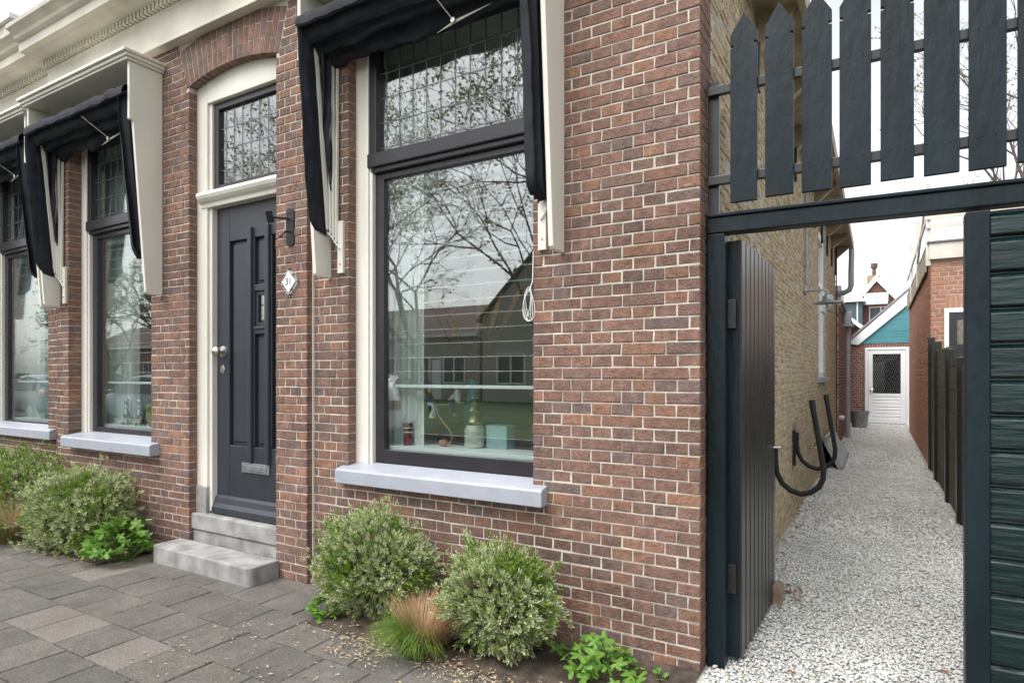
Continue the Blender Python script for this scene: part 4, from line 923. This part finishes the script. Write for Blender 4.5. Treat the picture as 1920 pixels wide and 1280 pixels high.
# zinc bucket by the far door
t = thing('zinc_bucket', 'grey zinc bucket standing left of the white door', 'bucket', (.30, 15.7, 0))
MB().lathe((.30, 15.7, 0), [(0, 0), (.17, 0), (.215, .44), (.225, .45), (.20, .45), (.16, .03), (0, .03)], 20).build('body', 'zinc', t, smooth=True)
for sx in (-1, 1): MB().tube([(.30+sx*.205, 15.64, .38), (.30+sx*.24, 15.66, .43), (.30+sx*.24, 15.74, .43), (.30+sx*.205, 15.76, .38)], .01, 6).build('handle', 'zinc', t, smooth=True)
t = MB().lathe((.09, 10.95, .55), [(.05, -.04), (.07, .0), (.06, .03), (0, .05)], 12); tag(t.build('bulkhead_light', 'plastic_w', org=(.06, 10.95, .5), smooth=True), 'small white round light low on the dark brick wall', 'light')
# ---- lean-to continuing the left side of the alley
t = thing('brick_lean_to', 'dark red brick lean-to with grey downpipe beyond the yellow wall', 'outbuilding', (-.5, 13.5, 0))
lw = B(-3, .046, 10.77, 17.4, 0, 2.75).build('wall', 'mortar', t)
rng = random.Random(31); m = MB()
for a, b, za, zb in courses(10.77, 17.4, 0, 2.74, .065, .11, [], rng, joint=.01): m.brick(.05, '+x', a, b, za, zb, .02, rng)
m.build('bricks', 'dbrick', lw, kind='stuff')
B(-3, .09, 10.77, 12.2, 2.76, 3.14).build('white_fascia', 'white', t)
MB().prism([(.12, 2.76), (.12, 2.83), (-3, 4.6), (-3, 4.53)], 'y', 10.8, 17.45).build('roof', 'roof', t)
dp_ = MB().tube([(.145, 12.5, .0), (.145, 12.5, 2.5)], .045, 12); dp = dp_.build('downpipe', 'pvc', t, smooth=True)
for z in (.9, 1.9): MB().lathe((.145, 12.5, z), [(.046, 0), (.052, .002), (.052, .06), (.046, .062)], 12).build('collar', 'pvc', dp)
MB().prism([(.09, 2.5), (.20, 2.5), (.235, 2.77), (.055, 2.77)], 'y', 12.38, 12.62).build('hopper', 'pvc', t, bev=.006); B(.04, .25, 12.30, 12.70, 2.44, 2.50).build('hopper_bracket', 'pvc', t)
# ---- teal gabled building with white door closing the alley
YE = 17.52
t = thing('teal_gabled_building', 'small building with teal boarded gable and white bargeboard closing the alley', 'building', (.9, YE, 0))
m = MB(); m.box(-.9, .39, YE+.004, YE+.2, 0, 2.28); m.box(1.46, 3.2, YE+.004, YE+.2, 0, 2.28); m.box(.39, 1.46, YE+.004, YE+.2, 2.17, 2.28); we = m.build('wall', 'mortar_g', t)
rng = random.Random(33); m = MB()
for a, b, za, zb in courses(-.9, 1.9, 0, 2.2, .0635, .11, [rect_open(.392, 1.46, 0, 2.17)], rng, joint=.012): m.brick(YE, '-y', a, b, za, zb, .01, rng)
for i in range(26): m.brick(YE-.003, '-y', -.2+.065*i, -.2+.065*i+.054, 2.18, 2.275, .01, rng)
m.build('bricks', 'dbrick', we, kind='stuff')
sl = .90
for i in range(9):
    z = 2.28+.165*i; xl = .15+(z-2.28)/sl+.08
    MB().prism([(xl-.2, z), (3.2, z), (3.2, z+.163), (xl, z+.163)], 'y', YE-.012+.004*(i % 2), YE+.1).build('gable_board', 'teal', t, bev=.008)
MB().prism([(-.05, 2.28), (.23, 2.25), (2.2, 2.25+1.97*sl+.02), (2.2, 2.25+1.97*sl+.42)], 'y', YE-.07, YE-.02).build('bargeboard', 'white', t, bev=.004)
MB().prism([(-.1, 2.30), (2.2, 2.30+2.3*sl+.08), (2.2, 2.36+2.3*sl+.08), (-.1, 2.36)], 'y', YE-.09, YE+3).build('roof', 'zinc', t)
m = MB(); m.box(.392, .47, YE-.03, YE+.06, 0, 2.17); m.box(1.39, 1.46, YE-.03, YE+.06, 0, 2.17); m.box(.47, 1.39, YE-.03, YE+.06, 2.10, 2.17); dfm = m.build('door_frame', 'white', t, bev=.004)
m = MB(); m.box(.475, .585, YE-.015, YE+.03, .03, 2.095); m.box(1.26, 1.385, YE-.015, YE+.03, .03, 2.095); m.box(.585, 1.26, YE-.015, YE+.03, 1.98, 2.095); m.box(.585, 1.26, YE-.015, YE+.03, .78, .865); m.box(.585, 1.26, YE-.015, YE+.03, .03, .12)
dd = m.build('white_door', 'white', t, 'white half glazed door with wire mesh', bev=.004)
for i in range(7): MB().prism([(YE+.02, .12+.094*i), (YE-.012, .124+.094*i), (YE-.004, .208+.094*i), (YE+.02, .214+.094*i)], 'x', .585, 1.26).build('door_slat', 'white', dd, bev=.003)
B(.585, 1.26, YE+.01, YE+.016, .865, 1.98).build('pane', 'glass_dark', dd); B(.5, 1.35, YE+.25, YE+.3, .0, 2.17).build('black_room_backing', 'blackm', dd)  # black backing board, its colour stands in for the unlit room's shade
m = MB()
for k in range(-14, 30):
    for s_ in (1, -1):
        x0 = .585+k*.055 if s_ > 0 else 1.26-k*.055; p0 = (x0, 0.865); x1 = x0+s_*1.115*.42; z1 = 1.98
        # clip to the pane
        pts = []
        for q in np.linspace(0, 1, 60):
            x = x0+(x1-x0)*q
            if .585 <= x <= 1.26: pts.append((x, YE-.0, .865+1.115*q))
        if len(pts) > 1: m.bar(pts[0], pts[-1], .004, .004, up=(0, 1, 0))
m.build('wire_mesh', 'zinc', dd)
MB().tube([(.53, YE-.015, .99), (.53, YE-.06, .99), (.60, YE-.06, .99)], .009, 6).build('handle', 'steel', dd, smooth=True); B(.513, .547, YE-.022, YE-.015, .86, 1.05).build('handle_plate', 'steel', dd)
# ---- orange brick building on the right of the alley
XR, YC = 1.38, 8.05
t = thing('orange_brick_annex', 'orange brick annex with cream fascia and roof railing right of the alley', 'building', (2.4, 11, 0))
m = MB(); m.box(XR+.004, 4, YC+.004, 15.3, 0, 3.08); wo = m.build('wall', 'mortar_g', t)
rng = random.Random(35); m = MB()
for a, b, za, zb in courses(YC+.001, 15.3, 0, 3.07, .066, .11, [], rng, joint=.011): m.brick(XR, '-x', a, b, za, zb, .02, rng)
for a, b, za, zb in courses(XR, 3.6, 0, 3.07, .066, .11, [rect_open(1.541, 2.7, 0, 2.36), rect_open(1.554, 2.6, 2.36, 2.56)], rng, joint=.011): m.brick(YC, '-y', a, b, za, zb, .02, rng)
for i in range(16): m.brick(YC, '-y', 1.558+.066*i, 1.558+.066*i+.055, 2.368, 2.555, .02, rng)
m.build('bricks', 'obrick', wo, kind='stuff')
m = MB(); m.box(XR-.02, 4, YC-.06, 15.4, 3.083, 3.32); m.build('fascia', 'cream_old', t, bev=.005); B(XR-.045, 4, YC-.085, 15.42, 3.322, 3.345).build('roof_edge', 'lead', t)
B(XR-.04, XR-.021, YC+.5, 15.45, 2.98, 3.32).build('side_fascia', 'eave', t)
m = MB(); m.box(1.545, 1.60, YC-.02, YC-.0005, 0, 2.36); m.box(1.60, 2.7, YC-.02, YC-.0005, 2.30, 2.36); m.build('door_frame', 'white', t)
m = MB(); m.box(1.60, 1.70, YC-.012, YC-.001, 0, 2.30); m.box(1.70, 2.6, YC-.012, YC-.001, 2.19, 2.30); m.box(1.70, 2.6, YC-.012, YC-.001, 0, 1.84); ad = m.build('door', 'sash', t, bev=.002); B(1.70, 2.6, YC-.008, YC-.002, 1.84, 2.19).build('pane', mat('frosted_pane', (.20,.18,.15), .3, .3, 40), ad)
for y in (YC-.02, YC+2.6, YC+5.2):
    B(XR-.06, XR-.0, y, y+.06, 3.0, 4.2).build('railing_post', 'cream_old', t)
m = MB(); m.box(XR-.05, 4, YC-.05, YC-.03, 3.67, 3.74); m.box(XR-.05, 4, YC-.05, YC-.03, 3.54, 3.60); m.build('railing', 'cream_old', t)
m = MB(); m.box(XR-.055, XR-.03, YC, 15, 3.67, 3.74); m.bar((XR-.04, YC, 4.15), (XR-.04, YC+2.6, 3.45), .03, .05); m.build('side_railing', 'cream_old', t)
# ---- concrete panel fence with black posts
t = thing('panel_fence', 'low olive panel fence with black posts along the right side of the alley', 'fence', (XR, 6, 0))
ys = [3.0, 4.2, 5.35, 6.9, 8.0]
tops = [1.42, 1.50, 1.62, 1.77, 1.88]
for y, z in zip(ys, tops): B(XR-.035, XR+.05, y-.05, y+.05, 0, z+.06).build('post', 'black', t, bev=.004)
pm = piece_mat('olive_panel', [(0.098,0.090,0.062),(0.116,0.105,0.070),(0.086,0.081,0.058)], .85, .3, 60, .3)
for i in range(4):
    y0_, y1_ = ys[i]+.051, ys[i+1]-.051; z = .02; top = (tops[i]+tops[i+1])/2+.02
    while z < top-.05:
        zt = min(z+.245, top); B(XR, XR+.03, y0_, y1_, z, zt-.006).build('panel_board', pm, t, bev=.004); z += .245
# ---- far gabled house behind
YF = 30.
t = thing('far_gabled_house', 'distant brick house with white gable edges, chimney and glass balcony panel', 'house', (.65, YF, 0))
w_ = MB().prism([(-1.2, 0), (2.5, 0), (2.5, 3.45), (.66, 5.72), (-1.2, 3.45)], 'y', YF, YF+7).build('wall', 'dbrick', t)
for s_ in (-1, 1):
    MB().prism([(.66, 5.66), (.66, 5.95), (.66+s_*2.1, 3.36), (.66+s_*2.1, 3.08)] if s_ < 0 else [(.66, 5.66), (.66+s_*2.1, 3.08), (.66+s_*2.1, 3.36), (.66, 5.95)], 'y', YF-.15, YF-.02).build('bargeboard', 'white', t)
    MB().prism([(.66, 5.96), (.66+s_*2.2, 3.25), (.66+s_*2.2, 3.15), (.66, 5.86)], 'y', YF-.018, YF+7.2).build('roof', 'roof', t)
ch = B(.25, .80, YF+2.2, YF+2.9, 4.5, 6.25).build('chimney', 'ybrick', t); MB().lathe((.55, YF+2.5, 6.25), [(.09, 0), (.08, .35), (.15, .40), (.15, .62), (.05, .50)], 8).build('chimney_pot', 'roof', ch)
MB().prism([(.17, 5.10), (1.13, 5.10), (1.10, 4.58), (.14, 4.58)], 'y', YF-.35, YF-.30).build('balcony_panel', mat('frosted_panel', (.62,.66,.70), .15, .15, 2.5), t)
m = MB(); m.box(.36, .40, YF-.03, YF-.001, 3.85, 4.5); m.box(1.25, 1.30, YF-.03, YF-.001, 3.85, 4.5); m.box(.40, 1.25, YF-.03, YF-.001, 3.85, 3.89); m.box(.40, 1.25, YF-.03, YF-.001, 4.46, 4.5); m.box(.80, .85, YF-.03, YF-.001, 3.89, 4.46)
wf = m.build('window', 'white', t); B(.40, 1.25, YF-.015, YF-.002, 3.89, 4.46).build('pane', mat('dark_pane', (.03,.035,.04), .08), wf)
m = MB(); m.box(-.95, .12, YF-1.4, YF-.01, 3.6, 4.62); dm = m.build('dormer', mat('dormer_blue', (.06,.10,.12), .5), t); B(-1.05, .22, YF-1.55, YF-.005, 4.625, 4.76).build('dormer_cap', 'white', dm); B(-.1, -.05, YF-1.42, YF-1.401, 3.75, 4.62).build('dormer_mullion', 'white', dm)
# ---- roofs between
t = thing('tiled_roof_shed', 'low shed with brown tiled roof between lean-to and far house', 'outbuilding', (-.6, 24, 0))
B(-3.0, .35, 22, 25.5, 0, 2.75).build('wall', 'dbrick', t); MB().prism([(.55, 2.75), (.55, 2.87), (-2.0, 5.0), (-3.4, 3.4), (-3.4, 3.3), (-2.0, 4.85)], 'y', 21.8, 25.7).build('roof', 'roof', t)
MB().bar((.60, 21.75, 2.72), (-.35, 21.75, 3.55), .03, .12).build('bargeboard', 'white', t)
# ---- neighbour with white coping, top left
t = thing('neighbour_house', 'brick neighbour with white coping seen above the cornice at top left', 'house', (-13, 2, 0))
nw = B(-16.2, -9.62, .95, 6, 0, 6.3).build('wall', 'mortar', t)
rng = random.Random(41); m = MB()
for a, b, za, zb in courses(.96, 6., 4.0, 6.28, .06, .11, [], rng): m.brick(-9.616, '+x', a, b, za, zb, .01, rng)
m.build('bricks', 'brick', nw, kind='stuff'); B(-16.3, -9.55, .90, 6.1, 6.3, 6.37).build('coping', 'white', t)

# ================================================================== TREES
def tree(label, base, h, seed, spread=.5, leafn=3, tcol=(.20, .24, .05), trunk_r=.16, levels=5, first=.28, gname='street trees'):
    rg = random.Random(seed); br = MB(); lv = []; t = thing('tree', label, 'tree', base, gname)
    def grow(p, d, L, r, lev):
        pts = [p]; q = p; dd = d
        for k in range(3):
            dd = (dd+Vector((rg.gauss(0, .14), rg.gauss(0, .14), rg.gauss(.05, .10)))).normalized(); q = q+dd*L/3; pts.append(q)
        br.tube(pts, [r, r*.86, r*.74, r*.62], 7 if lev < 2 else 4, cap=False)
        if lev >= levels:
            for k in range(leafn):
                pp = pts[rg.randint(1, 3)]+Vector((rg.gauss(0, .04), rg.gauss(0, .04), rg.gauss(0, .04))); l_ = Vector((rg.gauss(0, 1), rg.gauss(0, 1), rg.gauss(0, .6)-.2)).normalized(); u = rg.random()
                lv.append((pp, l_, Vector((rg.gauss(0, 1), rg.gauss(0, 1), rg.gauss(0, 1))), rg.uniform(.06, .10), .024, tuple(c*(.8+.5*u) for c in tcol), tuple(c*(.9+.5*u) for c in tcol)))
            return
        n = rg.choice((2, 3, 3)) if lev else 4
        for k in range(n):
            a = rg.uniform(0, 6.283); o1 = dd.orthogonal().normalized(); o2 = dd.cross(o1); sp = spread*rg.uniform(.7, 1.5)
            nd = (dd+(o1*math.cos(a)+o2*math.sin(a))*sp).normalized(); nd.z += .06 if lev < 2 else -.02; nd.normalize()
            grow(pts[3] if k < 2 else pts[2], nd, L*rg.uniform(.62, .86), r*.58, lev+1)
    grow(Vector(base), Vector((0, 0, 1)), h*first, trunk_r, 0)
    br.build('trunk', 'bark', t, 'trunk and branches', smooth=True); leaves_mesh(lv).build('crown', 'herb', t, kind='stuff'); return t
tree('street tree just opening its leaves beside the parked white car, mirrored in the window', (-11.6, -9.6, 0), 14, 4, .66, 4, (.30, .27, .09), .105, 7, .20)
tree('tall thin tree across the street mirrored in the upper panes', (-6.0, -10.2, 0), 14, 9, .66, 4, (.28, .26, .08), .10, 7, .20)
tree('tall budding tree on the lawn before the row houses, mirrored in glass', (-14.2, -16, 0), 16, 12, .6, 4, (.30, .27, .09), .15, 7, .2)
tree('leafy green tree across the street mirrored in the window left of the door', (-22, -11, 0), 9, 5, .6, 12, (.16, .18, .03), .2, 6, .22)
tree('second leafy tree across the street mirrored in the leftmost window', (-32, -13, 0), 10, 6, .6, 12, (.17, .17, .03), .2, 6, .22)
tree('bare budding tree rising behind the pickets at top right', (3.75, 17.5, 0), 14, 7, .55, 4, (.25, .25, .06), .13, 6, .26, gname='garden trees')

# ================================================================== ACROSS THE STREET (seen mirrored in the panes)
def win_(parent, x0, x1, z0, z1, y):
    m = MB(); m.box(x0, x0+.09, y, y+.08, z0, z1); m.box(x1-.09, x1, y, y+.08, z0, z1); m.box(x0+.09, x1-.09, y, y+.08, z0, z0+.09); m.box(x0+.09, x1-.09, y, y+.08, z1-.09, z1); m.box((x0+x1)/2-.04, (x0+x1)/2+.04, y, y+.075, z0+.09, z1-.09)
    f = m.build('window', 'white', parent); B(x0+.09, x1-.09, y+.02, y+.04, z0+.09, z1-.09).build('pane', mat('street_pane', (.10,.11,.11), .1), f)
facing = mat('brown_brick_front', (.44,.40,.35), .9, .15, 8, .3, 40); facing2 = mat('red_brick_front', (.36,.21,.16), .9, .2, 8, .3, 40)
Yo = -24.
t = thing('gabled_house', 'brown gabled house with chimney across the street, mirrored in the large window', 'house', (-12.6, Yo-4, 0))
MB().prism([(-17.1, 0), (-8.1, 0), (-8.1, 4.25), (-12.6, 8.7), (-17.1, 4.25)], 'y', Yo-8, Yo).build('wall', facing, t)
rf_ = MB(); rf_.prism([(-17.35, 4.1), (-12.6, 8.8), (-12.6, 8.95), (-17.4, 4.2)], 'y', Yo-8.2, Yo+.2); rf_.prism([(-7.85, 4.1), (-7.8, 4.2), (-12.6, 8.95), (-12.6, 8.8)], 'y', Yo-8.2, Yo+.2); rr_ = rf_.build('roof', 'roof', t)
B(-15.7, -15.0, Yo-1.5, Yo-.8, 5.4, 6.95).build('chimney', facing, rr_)
for x in (-16.2, -13.2, -10.6): win_(t, x, x+1.7, .9, 2.5, Yo)
for x in (-13.6, -11.9): win_(t, x, x+1.0, 4.6, 5.8, Yo)
for i in range(5):
    x1_ = -17.6-8.2*i; x0_ = x1_-8.0
    t = thing('row_house', ['low brown row house next to the gabled house across the street', 'second row house from the gabled house across the street', 'third row house from the gabled house across the street', 'fourth row house from the gabled house across the street', 'farthest row house across the street'][i], 'house', ((x0_+x1_)/2, Yo-4, 0), 'row houses across the street')
    B(x0_, x1_, Yo-8, Yo-.5, 0, 3.45).build('wall', facing if i == 0 else facing2, t); B(x0_-.05, x1_+.05, Yo-.75, Yo-.1, 3.45, 3.62).build('gutter', 'white', t)
    MB().prism([(Yo-.3, 3.62), (Yo-4.2, 5.6), (Yo-8.1, 3.62)], 'x', x0_-.05, x1_+.05).build('roof', 'roof', t)
    for x in (x0_+.7, x0_+3.2, x0_+5.6): win_(t, x, x+1.5, .9, 2.4, Yo-.5)
    B(x0_+4.85, x0_+5.45, Yo-.55, Yo-.45, .02, 2.2).build('door', 'white', t)
for i in range(7):
    x = -20-6.*i; shrub_ = MB()
    def hf(u, v, x=x): 
        a = u*6.283; b = (v-.5)*3.14; k = 1+.18*mnoise.noise((a*2, b*3, x)); return (x+2.6*k*math.cos(a)*math.cos(b), -19+.8*k*math.sin(a)*math.cos(b), max(-.02, .7+.8*k*math.sin(b)))
    tag(shrub_.grid(hf, 30, 14).build('clipped_hedge', mat('hedge_green', (.05,.09,.02), .9, .5, 5, 1, 20), org=(x, -19, 0)), 'clipped hedge across the street, %s from the gabled house' % ['nearest', 'second', 'third', 'fourth', 'fifth', 'sixth', 'farthest'][i], 'hedge', 'hedges across the street')
# ---- parked cars
def car(label, loc, rz, col):
    t = thing('parked_car', label, 'car', loc, 'cars parked along the street'); t.rotation_euler = (0, 0, rz); W[t.name] = Vector((0, 0, 0))
    # side profile stations along x (front at +x): (x, half width, z bottom, z belt, roof half width, z roof)
    st = [(-1.93, .70, .42, .80, .60, .84), (-1.88, .80, .28, .93, .66, .98), (-1.72, .84, .24, .97, .60, 1.25), (-1.40, .86, .22, .98, .60, 1.46), (-.7, .87, .22, .97, .61, 1.52), (0., .87, .22, .96, .61, 1.51), (.45, .87, .22, .95, .60, 1.42), (1.0, .86, .22, .93, .64, 1.02), (1.5, .83, .24, .86, .66, .89), (1.82, .76, .28, .72, .60, .76), (1.93, .62, .40, .60, .5, .64)]
    m = MB(); ring = 12; vs = []
    for x, hw, zb, zm, rw, zt in st:
        half = [(hw*.80, zb), (hw, zb+.10), (hw*1.0, (zb+zm)/2), (hw*.97, zm), (rw+.03, zt-.05), (rw-.10, zt)]
        vs += [(x, -a, z) for a, z in half]+[(x, a, z) for a, z in half[::-1]]
    fs = [(i*ring+k, (i+1)*ring+k, (i+1)*ring+(k+1) % ring, i*ring+(k+1) % ring) for i in range(len(st)-1) for k in range(ring)]+[tuple(range(ring)), tuple((len(st)-1)*ring+k for k in range(ring))[::-1]]
    m.add(vs, fs); cm = mat('car_paint', col, .25, .02, 5, coat=.6); body = m.build('body', cm, t, smooth=True); s_ = body.modifiers.new('sub', 'SUBSURF'); s_.levels = 1; s_.render_levels = 1
    gl = mat('car_glass', (.015,.02,.022), .05)
    for s_ in (-1, 1):
        MB().add([(-1.38, s_*.862, 1.0), (.85, s_*.862, .98), (.42, s_*.665, 1.36), (-.6, s_*.66, 1.44), (-1.25, s_*.665, 1.38)], [(0, 1, 2, 3, 4) if s_ < 0 else (4, 3, 2, 1, 0)]).build('side_window', gl, t)
        B(-1.92, -1.70, min(s_*.62, s_*.86), max(s_*.62, s_*.86), .74, .96).build('tail_light', mat('tail_red', (.35,.02,.02), .2), t, bev=.03); B(1.66, 1.86, min(s_*.5, s_*.76), max(s_*.5, s_*.76), .58, .72).build('headlight', 'plastic_w', t, bev=.03)
        B(.62, .80, min(s_*.88, s_*1.02), max(s_*.88, s_*1.02), .96, 1.08).build('mirror', cm, t, bev=.03)
        for x in (-1.22, 1.22):
            wq = MB().lathe((x, s_*.78, .31), [(.17, -.10), (.30, -.10), (.315, -.07), (.315, .07), (.30, .10), (.17, .10)], 22, 'y').build('wheel', 'blackm', t, smooth=True); MB().lathe((x, s_*.78, .31), [(0, -.105), (.18, -.102), (.18, .102), (0, .105)], 14, 'y').build('rim', 'steel', wq)
    MB().add([(-1.90, -.55, 1.0), (-1.90, .55, 1.0), (-1.52, .52, 1.40), (-1.52, -.52, 1.40)], [(0, 3, 2, 1)]).build('rear_window', gl, t); MB().add([(1.02, -.66, 1.02), (1.02, .66, 1.02), (.50, .56, 1.40), (.50, -.56, 1.40)], [(0, 1, 2, 3)]).build('windscreen', gl, t)
    MB().box(-1.965, -1.90, -.72, .72, .36, .56).build('rear_bumper', cm, t, bev=.03); MB().box(-1.975, -1.966, -.26, .26, .60, .71).build('number_plate', 'plastic_w', t)
    return t
car('white hatchback parked tail towards the house, mirrored in the large window', (-9.75, -8.1, -.10), rad(-122), (.72, .73, .74))
car('silver blue car parked along the far side of the road', (-17.5, -7.2, -.10), rad(180), (.30, .38, .44))
car('grey car parked farther left along the road', (-24.5, -7.2, -.10), rad(180), (.25, .27, .29))
